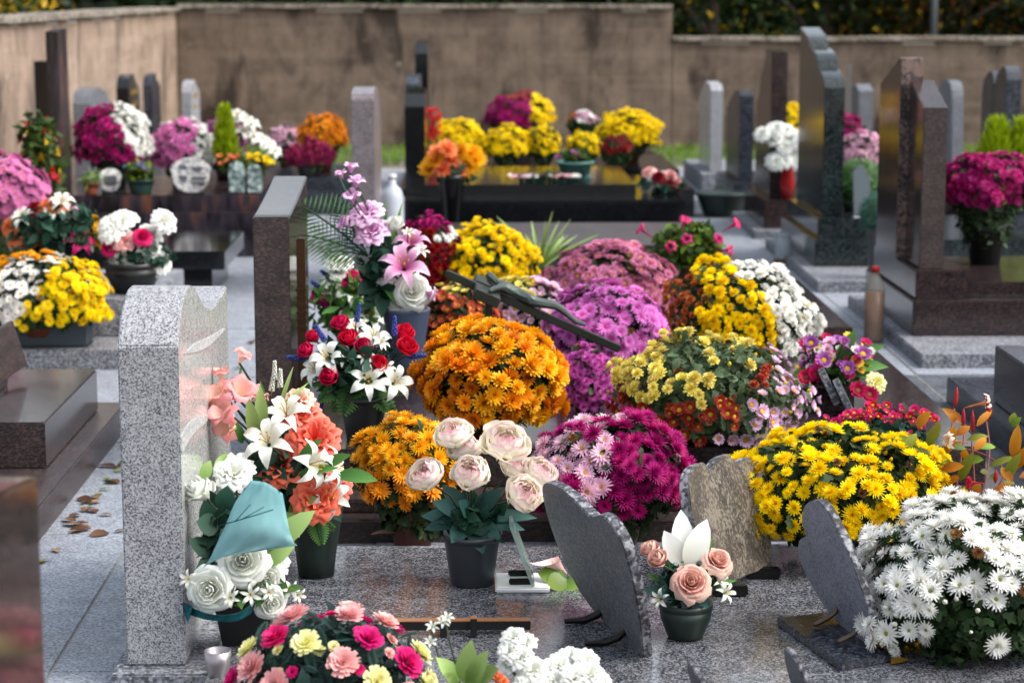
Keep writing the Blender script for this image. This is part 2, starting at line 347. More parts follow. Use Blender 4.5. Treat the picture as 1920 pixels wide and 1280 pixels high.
DG = [(LF_DARK, .72), (LF_MID, .28)]; YG = [(LF_MID, .35), (LF_DARK, .55), (LF_YEL, .1)]; RG = [(LF_DARK, .72), (LF_RUST, .2), (LF_YEL, .08)]
tree('bushy tree turning yellow, rising over the corner of the side wall', -4.75, 20.5, 3.4, 1.15, [(LF_YEL, .45), (LF_MID, .35), (LF_DARK, .2)], 6000, .08)
tree('dark evergreen tree behind the tall wall, next to the corner', -2.0, 24.6, 3.6, 1.7, DG)
tree('dark evergreen tree behind the middle of the tall wall', .6, 24.4, 3.6, 1.8, DG)
tree('yellow flecked tree rising just past the step in the wall', 2.7, 24.2, 3.6, 1.4, YG, 6000, .08)
tree('mid green tree behind the lower wall, beside the yellow flecked one', 4.1, 24.8, 3.8, 1.4, [(LF_DARK, .62), (LF_MID, .34), (LF_YEL, .04)], 6000, .08)
tree('russet leaved tree behind the lower wall, by the grey pole', 5.3, 24.6, 3.6, 1.3, RG, 6000, .08)
tree('dark tree with orange leaves beyond the grey pole', 6.7, 24.4, 3.5, 1.5, RG, 6000, .08)
tree('dark tree at the far end of the lower wall', 8.6, 24.6, 3.6, 1.6, DG)
n = 42000; P = np.column_stack([rng.uniform(-12, 17, n), 26.4 + rng.random(n) * 3, rng.random(n) ** .8 * 4.2])
t = tag(link('treeline', cloud_mesh('treeline', T_LEAF2, frames(P, rng.normal(size=(n, 3)) + np.array([0, -.9, .3]), .42), LF_DARK, (0, 0, 0))), 'dark mass of wood behind the trees past the wall', 'wood', kind='stuff')
t = thing('metal_pole', 'slim grey metal pole standing among the trees behind the lower wall', 'pole', (5.0, 23.1, -.03)); m = MB(); tube(m, [(5, 23.1, -.05), (5, 23.1, 3.4)], .035, 12); m.build('shaft', plain('zinc', '6c7075', .5, .6), t); m = MB(); lathe(m, [(.05, 0), (.05, .03), (.0, .05)], (5, 23.1, 3.4), 12); m.build('cap', MATS['zinc'], t)
n = 9000; P = np.column_stack([rng.uniform(-2.9, 7, n), 19.9 + 2.0 * rng.random(n), np.full(n, -.03)]); d = rng.normal(size=(n, 3)) * .5 + np.array([0, 0, 1.4])
X = frames(P, np.cross(d, rng.normal(size=(n, 3))), .07 * (.5 + rng.random(n)))
# blades stand up: x axis of the template along d
dn = d / np.linalg.norm(d, axis=1, keepdims=True); zc = np.cross(dn, rng.normal(size=(n, 3))); zc /= np.linalg.norm(zc, axis=1, keepdims=True); yc = np.cross(zc, dn); s = (.05 + .06 * rng.random(n))[:, None]
X[:, :3, 0] = dn * s; X[:, :3, 1] = yc * s * 1.6; X[:, :3, 2] = zc * s
tag(link('grass', cloud_mesh('grass', T_BLADE, X, leafmat('grass_green', '3f6318', '7da032'), (0, 0, 0))), 'strip of green grass at the foot of the back wall', 'grass', kind='stuff')
# ------------------------------------------------------------------ graves: ledgers (plinth and slab) and headstones
def grave(label, boxes, mat):
    b0 = boxes[0]; g = thing('grave_ledger', label, 'grave', ((b0[1] + b0[2]) / 2, (b0[3] + b0[4]) / 2, b0[5]), 'graves laid in rows')
    for b in boxes: box(b[0], b[1], b[2], b[3], b[4], b[5], b[6], b[7] if len(b) > 7 else mat, g, bev=.005)
    return g
grave('low grey granite ledger set with plaques and small flower pots', [('headstone_ledge', -.83, -.602, 4.735, 5.88, -.02, .045, G_GREYM), ('plinth', -.6, 1.75, 4.53, 5.88, -.02, .045, G_GREYM), ('slab', -.6, 1.7, 4.56, 5.78, .046, .066)], G_GREY)
grave('brown granite grave under the bank of orange and violet chrysanthemums', [('plinth', -.75, 1.71, 6.08, 8.3, -.02, .06, G_BROWNM), ('step', -.6, 1.66, 6.2, 8.2, .061, .1, G_BROWNM), ('slab', -.5, 1.58, 6.36, 8.1, .101, .22)], G_BROWN)
grave('grey ledger without headstone under the yellow and pink chrysanthemums', [('plinth', -.5, 1.71, 8.42, 10.3, -.02, .08, G_BROWNM), ('slab', -.35, 1.55, 8.5, 10.2, .081, .25)], G_BROWN)
grave('brown ledger in front of the black polished grave', [('plinth', -.65, 1.5, 10.8, 12.1, -.02, .12, G_BROWNM), ('slab', -.5, 1.3, 10.9, 12.0, .121, .3)], G_BROWNM)
grave('black polished double-stepped grave with the green planter on it', [('plinth', -.39, 1.28, 12.6, 14.3, -.02, .37), ('slab', -.27, 1.0, 12.75, 14.1, .371, .446)], G_BLACK)
grave('dark ledger crowded with pots of yellow chrysanthemums', [('plinth', -.5, 1.6, 15.1, 16.9, -.02, .2), ('slab', -.3, 1.5, 15.2, 16.7, .201, .33)], G_BLACK)
grave('dark ledger below the tall slim black headstone', [('plinth', -.5, 1.6, 17.1, 18.9, -.02, .2), ('slab', -.3, 1.5, 17.2, 18.7, .201, .3)], G_BLACK)
grave('brown ledger in front of the grey granite grave, mostly out of sight', [('plinth', -.8, 1.7, 1.7, 4.5, -.02, .05, G_BROWNM), ('slab', -.62, 1.6, 1.8, 4.4, .051, .1)], G_BROWN)
grave('brown granite slab on a low plinth beside the leaf-strewn path', [('plinth', -3.0, -1.268, 5.9, 7.75, -.02, .1, G_BROWNM), ('slab', -2.9, -1.345, 6.64, 7.6, .101, .25)], G_BROWN)
grave('grey granite grave carrying the slate planter', [('plinth', -3.0, -1.22, 9.0, 10.6, -.02, .085, G_GREYM), ('slab', -2.9, -1.4, 9.35, 10.4, .086, .25)], G_GREYM)
grave('low black slab reflecting pink flowers', [('plinth', -2.6, -1.36, 11.2, 11.95, -.02, .15), ('slab', -2.6, -1.28, 11.1, 12.05, .151, .25)], G_BLACK)
grave('streaked red and black granite tomb below the heart plaques', [('plinth', -2.75, -1.24, 12.85, 14.4, -.02, .27), ('slab', -2.7, -1.28, 12.92, 14.3, .271, .37)], G_STREAK)
grave('dark ledger under the red heather and the orange chrysanthemum', [('plinth', -2.5, -.75, 15.3, 16.7, -.02, .18), ('slab', -2.4, -.85, 15.4, 16.6, .181, .26)], G_BLUE)
grave('black grave whose corner block stands by the dark paving', [('plinth', 1.87, 4.0, 5.6, 8.2, -.02, .1), ('slab', 1.93, 3.9, 5.8, 7.7, .101, .31)], G_BLUE)
grave('brown granite grave on a pale granite base, beside the water bottle', [('base', 1.93, 4.2, 8.95, 10.75, -.02, .06, G_GREYM), ('plinth', 1.99, 4.1, 9.44, 10.6, .061, .218), ('headstone_block', 2.01, 2.25, 9.49, 10.5, .219, .35), ('slab', 2.26, 4.0, 9.55, 10.5, .219, .29)], G_BROWN)
grave('black green grave on a pale granite base, next to the glass jar', [('base', 1.858, 4.2, 11.26, 13.3, -.02, .06, G_GREYM), ('plinth', 1.94, 4.1, 11.88, 13.2, .061, .21), ('headstone_block', 1.97, 2.3, 11.98, 13.15, .211, .32)], G_GREEN)
grave('mauve granite grave behind the green plastic tub', [('base', 1.85, 4.1, 13.75, 15.0, -.02, .05, G_GREYM), ('plinth', 1.93, 3.9, 13.9, 14.9, .051, .24)], G_BROWN)
grave('dark grave under the slim blue black headstone', [('plinth', 1.9, 3.9, 15.25, 16.4, -.02, .22)], G_BLUE)
grave('pale granite grave at the end of the row by the grass', [('plinth', 1.85, 3.9, 16.9, 18.4, -.02, .15)], G_GREYM)
grave('dark ledger carrying lime green conifers', [('plinth', 3.2, 5.4, 12.4, 15.4, -.02, .25)], G_BLUE)
def stele(label, x0, x1, prof, mat, z0, extra=None, faces=None, bev=.004):
    pr = [(prof[0][0], z0)] + list(prof) + [(prof[-1][0], z0)]
    h = thing('headstone', label, 'headstone', ((x0 + x1) / 2, (prof[0][0] + prof[-1][0]) / 2, z0), 'upright headstones')
    prism('stone', pr, 'X', x0, x1, mat, h, bev, faces); return h
side = lambda n, c: 1 if abs(n.x) > .8 else 0
pol = lambda n, c: 0 if n.y < -.8 else 1
# B1: salt and pepper granite with wavy top and frosted carved bands
top = curve([(4.8, .80), (4.86, .862), (4.95, .902), (5.02, .908), (5.12, .89), (5.24, .842), (5.37, .802), (5.55, .785), (5.8, .80)], 6)
h = stele('speckled grey granite headstone with a wavy top and carved bands', -.802, -.664, top, [G_SALT, G_SALTP], .046, faces=side)
for ol in ([(4.9, .765), (5.1, .757), (5.3, .735), (5.5, .715), (5.69, .70), (5.69, .693), (5.5, .70), (5.3, .712), (5.1, .735)], [(4.81, .588), (4.95, .59), (5.1, .575), (5.25, .548), (5.45, .53), (5.45, .524), (5.25, .53), (5.1, .545), (4.95, .553), (4.81, .55)]):
    prism('carved_band', curve(ol + [ol[0]], 4)[:-1], 'X', -.6645, -.6615, G_FROST, h.children[0], 0)
# near brown headstone (only its polished face is in the picture)
stele('brown polished headstone at the edge of the path, reflecting pink and yellow flowers', -.80, -.662, curve([(2.0, .80), (2.3, .9), (2.7, .92), (3.0, .895), (3.2, .865)], 5), G_BROWN, .05)
h = stele('tall dark brown headstone with a hollow sloping top', -.703, -.585, curve([(6.9, .872), (7.0, .876), (7.2, .89), (7.45, .912), (7.69, .937)], 5), [G_BROWNM, G_BROWN], .06, faces=pol)
b = thing('bronze_rod', 'slim bronze rod with ribbed collar fixed to the dark brown headstone', 'ornament', (-.552, 6.93, .3)); BRZ = plain('bronze', '4a3524', .35, .8, var=.3)
box('bar', -.565, -.537, 6.92, 6.948, .28, .80, BRZ, b, bev=.003); bar = b.children[0]
for z in (.50, .525, .55, .575, .6, .625): box('collar_ring', -.568, -.534, 6.917, 6.951, z, z + .012, BRZ, bar, bev=.002)
stele('mauve granite headstone with a rounded shoulder behind the palm bouquet', -.616, -.498, [(11.2, 1.03)] + curve([(11.22, 1.06), (11.4, 1.085), (11.7, 1.07), (11.95, .98), (12.1, .8)], 5), G_MAUVE, .3)
stele('black headstone with slanted pale top beside the orange flower vase', -.387, -.268, [(12.9, .90), (13.0, .975), (13.6, .985), (13.7, .9)], G_BLACK, .371)
stele('low grey headstone with a flat top behind the black one by the orange vase', -.45, -.356, [(15.3, .93), (15.4, .975), (16.1, .975), (16.2, .9)], G_BLUE, .331)
stele('tallest slim black headstone with pale slanted top', -.43, -.33, [(17.2, 1.09), (17.32, 1.17), (17.9, 1.18), (18.0, 1.1)], G_BLACK, .301)
stele('very tall narrow brown stele beside the magenta and white chrysanthemum', -2.585, -2.508, [(13.2, 1.345), (13.5, 1.36)], G_STREAK, .371)
stele('black leaning back slab behind the very tall narrow stele', -2.69, -2.60, [(13.35, 1.16), (13.6, 1.16)], G_BLACK, .371)
for lab, x0, x1, y0, y1, zt, mt in (('pale blue grey headstone with rounded top by the side wall', -2.80, -2.67, 15.2, 16.0, .90, G_SLATE), ('black headstone with gold lettering and a pale slanted top', -2.785, -2.687, 17.0, 17.55, .93, G_BLACK), ('dark grey headstone with a rounded top just beyond the gold lettered one', -2.84, -2.76, 18.75, 19.25, .87, G_BLUE), ('small pale grey headstone with gold lettering near the wall corner', -2.54, -2.455, 19.0, 19.6, .80, G_SALT)):
    h = stele(lab, x0, x1, curve([(y0, zt - .1), (y0 + .08, zt - .02), (y0 + .3, zt), (y1 - .25, zt - .03), (y1, zt - .12)], 4), mt, -.02)
    if 'with gold' in lab:
        for k, (zz, w) in enumerate(((zt - .16, .3), (zt - .26, .22))):
            for q in range(4): box('gilt_letter', x1 - .001, x1 + .003, (y0 + y1) / 2 - w / 2 + q * w / 4, (y0 + y1) / 2 - w / 2 + q * w / 4 + w / 6, zz, zz + random.uniform(.03, .045), plain('gilt', 'c79a3c', .35, .7), h.children[0], bev=.001)
# right-hand row
stele('short front slab with a pale slanted top, paired with a taller brown slab', 2.035, 2.145, [(9.55, 1.075), (9.87, 1.186)], [G_BROWNM, G_BROWN], .351, faces=pol)
stele('taller brown slab with sloping shoulder and rough hewn edge', 1.995, 2.10, [(9.885, 1.284), (9.93, 1.288), (10.38, 1.15)], [granite('granite_rough_hewn', ('1d1718', '43383a', '7b655c'), 45, .5, cuts=(.36, .52, .7), bmp=1, patch=.8), G_BROWN], .351, faces=side)
w3 = curve([(12.1, 1.05), (12.15, 1.10), (12.25, 1.135), (12.34, 1.15)], 4) + curve([(12.37, 1.20), (12.45, 1.235), (12.6, 1.255), (12.68, 1.262)], 4) + curve([(12.71, 1.30), (12.8, 1.33), (13.04, 1.372)], 4)
stele('tall black green headstone with three stepped waves along its top', 2.01, 2.128, w3, [G_GREEN, G_GREEN], .321, faces=side)
stele('mauve headstone with stepped side behind the white silk flowers', 1.98, 2.085, [(14.02, 1.19), (14.3, 1.2)] + curve([(14.42, 1.08), (14.55, 1.0), (14.62, .9), (14.75, .84)], 4), G_BROWN, .241)
stele('slim blue black headstone between the mauve and the pale speckled ones', 1.95, 2.05, [(15.4, .84), (15.45, .88)] + curve([(15.7, .87), (15.95, .80), (16.2, .72)], 4), G_BLUE, .221)
stele('pale speckled headstone with slanted top at the end of the row', 1.93, 2.03, [(17.1, .80), (17.2, .85), (17.5, .86), (17.95, .72)], [G_SALT, G_SALTP], .151, faces=side)
stele('blue grey headstone with curved edge behind the magenta chrysanthemum', 3.61, 3.70, curve([(15.9, .2), (15.95, .6), (16.0, .86), (16.15, .92), (16.4, .88), (16.7, .7)], 4), G_SLATE, .0)
for dy, zt in ((0, 1.075), (.36, 1.03)): stele(('taller' if not dy else 'lower') + ' half of a dark twin headstone above the lime green conifers', 3.65, 3.75, curve([(14.5 + dy, zt - .08), (14.55 + dy, zt - .01), (14.65 + dy, zt), (14.8 + dy, zt - .06), (14.85 + dy, zt - .15)], 4), G_BLUE, .251)
stele('small grey headstone standing close to the back wall', 3.72, 3.86, [(20.4, .64), (20.6, .7), (20.8, .66)], G_SLATE, -.02)
c = thing('iron_cross', 'thin grey iron cross in front of the lower wall', 'cross', (3.78, 21.3, -.03)); ZN = MATS['zinc']
box('upright', 3.765, 3.795, 21.29, 21.31, -.03, .86, ZN, c, bev=.003); box('arm', 3.64, 3.764, 21.29, 21.31, .6, .63, ZN, c, bev=.003); box('arm', 3.796, 3.92, 21.29, 21.31, .6, .63, ZN, c, bev=.003)
m = MB(); lathe(m, [(.0, -.012), (.06, -.012), (.06, .012), (0, .012)], (0, 0, 0), 16); o = m.build('medallion', plain('iron_dark', '26282b', .5, .6), c); o.rotation_euler = (R(90), 0, 0); o.location = (0, -.02, .645)
# ------------------------------------------------------------------ flower heads (unit diameter, facing +z), each mesh shared by its copies
def petal_strip(mb, ang, r0, L, Wd, el, curl, z0=0, rows=2, cup=.3, t0=0, t1=1, round_=.6, m=0, tw=0):
    V = []; t = []; x, z = r0, z0; ca, sa = math.cos(ang), math.sin(ang)
    for i in range(rows + 1):
        u = i / rows; w = Wd / 2 * (.35 + .65 * math.sin(math.pi * (.12 + .7 * u)) if i < rows else (1 - round_) * .8 + .12)
        for s in (-1, 0, 1):
            zz = z + (cup * w if s else 0) + s * tw * w; V.append((x * ca - s * w * sa, x * sa + s * w * ca, zz)); t.append(t0 + (t1 - t0) * u)
        e = R(el + curl * (u + .5 / rows)); x += L / rows * math.cos(e); z += L / rows * math.sin(e)
    F = [(i * 3 + j, i * 3 + j + 1, i * 3 + j + 4, i * 3 + j + 3) for i in range(rows) for j in (0, 1)]
    mb.add(V, F, t, m)
def heads(rings, centre=None, seed=0, rows=2, cup=.3, round_=.6, jit=5):
    rd = random.Random(seed); mb = MB()
    for k, (n, r0, L, Wd, el, curl, z0) in enumerate(rings):
        for j in range(n):
            petal_strip(mb, 6.2832 * (j + .5 * (k % 2) + rd.uniform(-.2, .2)) / n, r0, L * rd.uniform(.88, 1.08), Wd, el + rd.uniform(-jit, jit), curl + rd.uniform(-jit, jit), z0, rows, cup, 0, 1, round_, tw=rd.uniform(-.15, .15))
    if centre:
        r, h, z = centre; V = [(0, 0, z + h)]; F = []; t = [1.0]
        for i, f in enumerate((.45, .85, 1)):
            for j in range(8): V.append((r * f * math.cos(j * .7854), r * f * math.sin(j * .7854), z + h * (1 - f * f) * .98)); t.append(1 - f)
        F = [(0, 1 + j, 1 + (j + 1) % 8) for j in range(8)] + [(1 + i * 8 + j, 1 + (i + 1) * 8 + j, 1 + (i + 1) * 8 + (j + 1) % 8, 1 + i * 8 + (j + 1) % 8) for i in (0, 1) for j in range(8)]
        mb.add(V, F, t, 1)
    return mb
POM = lambda s: heads([(15, .05, .47, .15, 0, 22, 0), (14, .05, .42, .15, 20, 22, .01), (12, .04, .35, .14, 42, 18, .02), (8, .03, .28, .13, 62, 12, .03), (5, .01, .22, .12, 78, 5, .03)], None, s)
SPIKY = lambda s: heads([(20, .05, .48, .085, 2, 10, 0), (18, .05, .43, .085, 22, 12, .01), (15, .04, .36, .08, 44, 10, .02), (9, .03, .28, .075, 64, 8, .03), (5, .01, .2, .07, 80, 5, .03)], None, s, round_=.85)
DAISY = lambda s: heads([(17, .09, .43, .12, 6, -8, 0), (15, .08, .38, .12, 20, -6, .012)], (.13, .06, .02), s, round_=.6)
DAISYD = lambda s: heads([(18, .07, .45, .11, 0, -4, 0), (16, .06, .4, .11, 20, 0, .01), (12, .05, .3, .1, 42, 0, .02)], (.09, .05, .04), s, round_=.7)
CUPD = lambda s: heads([(13, .10, .36, .18, 22, 22, 0), (11, .09, .31, .17, 38, 18, .01)], (.17, .05, .05), s, round_=.45)
BUTTON = lambda s: heads([(10, .12, .36, .2, -25, 45, .0), (10, .1, .34, .2, 10, 45, .03), (9, .07, .3, .19, 38, 35, .06), (6, .03, .24, .18, 62, 20, .1)], (.08, .04, .24), s, round_=.35)
ZINNIA = lambda s: heads([(13, .06, .46, .2, 0, 14, 0), (12, .06, .4, .19, 18, 14, .02), (10, .05, .32, .17, 36, 12, .035), (8, .04, .24, .14, 55, 8, .05), (5, .01, .16, .12, 72, 0, .06)], None, s, round_=.2, rows=3, cup=.2)
LOWP = lambda s: heads([(9, .05, .45, .24, 5, 15, 0), (7, .04, .36, .22, 38, 12, .02), (4, .02, .26, .2, 65, 5, .03)], None, s, rows=1, round_=.4)
def cups(layers, seed=0, ripple=.03, na=4, nh=5):
    """rose or peony: layers of cupped petals (count, base r, belly r, lip r, height, half width, lip droop)"""
    rd = random.Random(seed); mb = MB()
    for k, (n, r0, r1, r2, hgt, hw, dr) in enumerate(layers):
        off = rd.uniform(0, 6.28)
        for j in range(n):
            a0 = off + 6.2832 * j / n; V = []; t = []; ph = rd.uniform(0, 6); q = rd.uniform(.93, 1.07)
            for i in range(nh + 1):
                u = i / nh; r = (1 - u) ** 2 * r0 + 2 * u * (1 - u) * r1 + u * u * r2; z = hgt * q * (u ** .8) - dr * max(0, u - .6) ** 2 * 6
                wprof = math.sin(math.pi * min(1, .2 + .62 * u)) ** .6 * (1 if u < .99 else .72)
                for s in range(na + 1):
                    x = (s / na - .5) * 2; a = a0 + x * hw * wprof; rr = r * (1 + .09 * (x > 0) * x) + ripple * math.sin(3 * x + ph) * u
                    V.append((rr * math.cos(a), rr * math.sin(a), z - .05 * abs(x) ** 2 * u * (1 + dr * 3))); t.append(u * .6 + .4 * (1 - k / len(layers)) * 0 + .4 * u * u)
            F = [(i * (na + 1) + s, i * (na + 1) + s + 1, (i + 1) * (na + 1) + s + 1, (i + 1) * (na + 1) + s) for i in range(nh) for s in range(na)]
            mb.add(V, F, t, 0 if k < len(layers) else 1)
    return mb
ROSE = lambda s: cups([(3, .01, .1, .05, .42, 1.3, 0), (3, .03, .16, .12, .44, 1.2, .02), (4, .05, .24, .2, .43, 1.0, .05), (5, .06, .33, .31, .4, .85, .12), (5, .07, .42, .43, .33, .75, .2), (5, .07, .46, .52, .24, .7, .22)], s, .02)
ROSEBUD = lambda s: cups([(3, .01, .14, .06, .75, 1.4, 0), (3, .04, .26, .14, .78, 1.3, .02), (4, .07, .38, .26, .74, 1.0, .08), (4, .09, .44, .4, .66, .85, .2)], s, .015)
PEONY = lambda s: cups([(n, r0, r1, r2 * (1 + .1 * s), hg * (1 - .06 * s), hw, dr) for (n, r0, r1, r2, hg, hw, dr) in [(4, .02, .1, .03, .55, 1.3, 0), (5, .04, .22, .07, .62, 1.1, 0), (6, .06, .36, .12, .67, .95, 0), (6, .08, .5, .2, .69, .85, 0), (6, .1, .6, .3, .66, .8, 0), (5, .1, .64, .42, .56, .8, .02)]], s, .04)
FLUFF = lambda s: cups([(5, .02, .14, .2, .32, .8, .0), (7, .05, .25, .33, .34, .6, .08), (8, .06, .36, .45, .28, .55, .12), (8, .07, .42, .52, .18, .55, .1)], s, .06)
def lily(seed=0, n=6, wide=.26, rec=1.0):
    rd = random.Random(seed); mb = MB()
    for k in range(n):
        a = 6.2832 * k / n + rd.uniform(-.1, .1); V = []; t = []; w0 = wide * (1 if k % 2 else .8)
        for i in range(7):
            u = i / 6; x = .04 + .5 * u ** 1.1; z = .34 * math.sin(u * 1.9) - .26 * rec * u ** 3; w = w0 / 2 * math.sin(math.pi * (.06 + .93 * u)) ** .75
            for s in (-1, 0, 1):
                V.append((x * math.cos(a) - s * w * math.sin(a), x * math.sin(a) + s * w * math.cos(a), z + (.3 * w if s else 0) + rd.uniform(-.006, .006))); t.append(u if s else max(0, u * .55))
        mb.add(V, [(i * 3 + j, i * 3 + j + 1, i * 3 + j + 4, i * 3 + j + 3) for i in range(6) for j in (0, 1)], t)
    for k in range(5):
        a = 1.2566 * k; tube(mb, [(0, 0, .05), (.05 * math.cos(a), .05 * math.sin(a), .25), (.1 * math.cos(a), .1 * math.sin(a), .36)], .008, 4, 1, .2); tube(mb, [(.1 * math.cos(a) - .02, .1 * math.sin(a), .355), (.1 * math.cos(a) + .025, .1 * math.sin(a), .372)], .016, 4, 1, 1)
    return mb
LILY = lambda s: lily(s); STAR = lambda s: lily(s, 6, .2, .6)
def bell(seed=0):   # gladiolus / trumpet
    return cups([(3, .05, .2, .36, .75, 1.0, .15), (3, .05, .22, .44, .7, 1.0, .25)], seed, .04)
def calla(seed=0):
    mb = MB(); V = []; t = []; N = 14
    for i in range(8):
        u = i / 7
        for j in range(N + 1):
            a = (j / N - .5) * (6.0 - 1.2 * u); side = abs(j / N - .5) * 2; r = .05 + .3 * u ** 1.4; lip = u ** 4 * (.55 * (1 - side) ** 1.5)
            V.append((r * math.cos(a) + .3 * u ** 5 * (1 - side), r * math.sin(a), u * .8 + lip - .18 * u ** 3 * side)); t.append(u)
    F = [(i * (N + 1) + j, i * (N + 1) + j + 1, (i + 1) * (N + 1) + j + 1, (i + 1) * (N + 1) + j) for i in range(7) for j in range(N)]
    mb.add(V, F, t); tube(mb, [(.02, 0, .2), (.03, 0, .75)], [.03, .02], 6, 1, 1); return mb
def trumpet(seed=0):
    mb = cups([(5, .045, .05, .32, .9, .72, .35)], seed, .03, 4, 7); tube(mb, [(0, 0, -.35), (0, 0, .1)], [.02, .045], 6, 0, 0); return mb
def budspike(seed=0):
    rd = random.Random(seed); mb = MB(); tube(mb, [(0, 0, 0), (.02, 0, .5), (0, .01, 1)], [.02, .015, .008], 5, 1, .2)
    for k in range(40):
        u = .2 + .8 * k / 40; a = k * 2.4; tube(mb, [(.02 * math.cos(a), .02 * math.sin(a), u), (.13 * (1.2 - u * .7) * math.cos(a), .13 * (1.2 - u * .7) * math.sin(a), u + .05)], [.02, .05], 4, 0, rd.random())
    return mb
_tpl = {}
KIND = dict(pom=POM, spiky=SPIKY, daisy=DAISY, daisyd=DAISYD, cupd=CUPD, button=BUTTON, zinnia=ZINNIA, low=LOWP, rose=ROSE, rosebud=ROSEBUD, peony=PEONY, fluff=FLUFF, lily=LILY, star=STAR, bell=bell, calla=calla, trumpet=trumpet, spike=budspike)
NAME = dict(rose='rose', rosebud='rosebud', peony='peony_bloom', fluff='carnation', lily='lily', star='star_flower', bell='gladiolus_bloom', calla='calla_bloom', trumpet='trumpet_bloom', spike='lavender_spike')
def head_mesh(kind, mats, var=0):
    k = (kind, tuple(m.name for m in mats), var)
    if k not in _tpl: _tpl[k] = KIND[kind](var).mesh(NAME.get(kind, 'blossom'), list(mats))
    return _tpl[k]
_raw = {}
def raw(kind, var=0):
    if (kind, var) not in _raw: _raw[kind, var] = KIND[kind](var)
    return _raw[kind, var]
def put(kind, mats, p, n, size, parent, name=None, spin=None, flat=1.0):
    return link(name or NAME.get(kind, 'blossom'), head_mesh(kind, mats, random.randrange(3)), parent, p, qz(n, random.uniform(0, 6.28) if spin is None else spin), (size, size, size * flat))
EYE_Y = petal('eye_yellow', 'b98a12', 'd8b022', .1); EYE_G = petal('eye_green', '6d7420', 'a9a93a', .1); EYE_B = petal('eye_brown', '5a2a14', '8c4a1c', .1)
PC = dict(
    yellow=petal('petal_yellow', 'fcd400', 'fee600', .1, .6, .35), golden=petal('petal_golden', 'e89a08', 'f8ba18'), orange=petal('petal_orange', 'd87800', 'f49c14'),
    mag=petal('petal_magenta', '8c0450', 'b81076'), pale=petal('petal_pale_pink', 'e8bcb8', 'eec0e0'), pinkd=petal('petal_pink_dark_heart', '981a52', 'd486a8'), violet=petal('petal_violet_pink', 'a8288c', 'd868c0'),
    vdaisy=petal('petal_orchid', 'b8409c', 'dc80cc'), white=petal('petal_white', 'eeece0', 'f8f8f6', .04), coral=petal('petal_coral', 'b85a34', 'cc5e48'), rust=petal('petal_rust', '8a2a1c', 'b0402e'), dred=petal('petal_dark_red', '60040f', '980c1e'),
    lilac=petal('petal_lilac', 'd4a4c4', 'eccbe4'), lemon=petal('petal_lemon', 'd8c040', 'f2e480'), copper=petal('petal_copper', 'a04c20', 'c87038'), rosep=petal('petal_rose_pink', 'c64c9c', 'e48cc4'),
    hot=petal('petal_hot_pink', 'a80040', 'ec3c84'), red=petal('petal_red', '90000c', 'd8141c'))
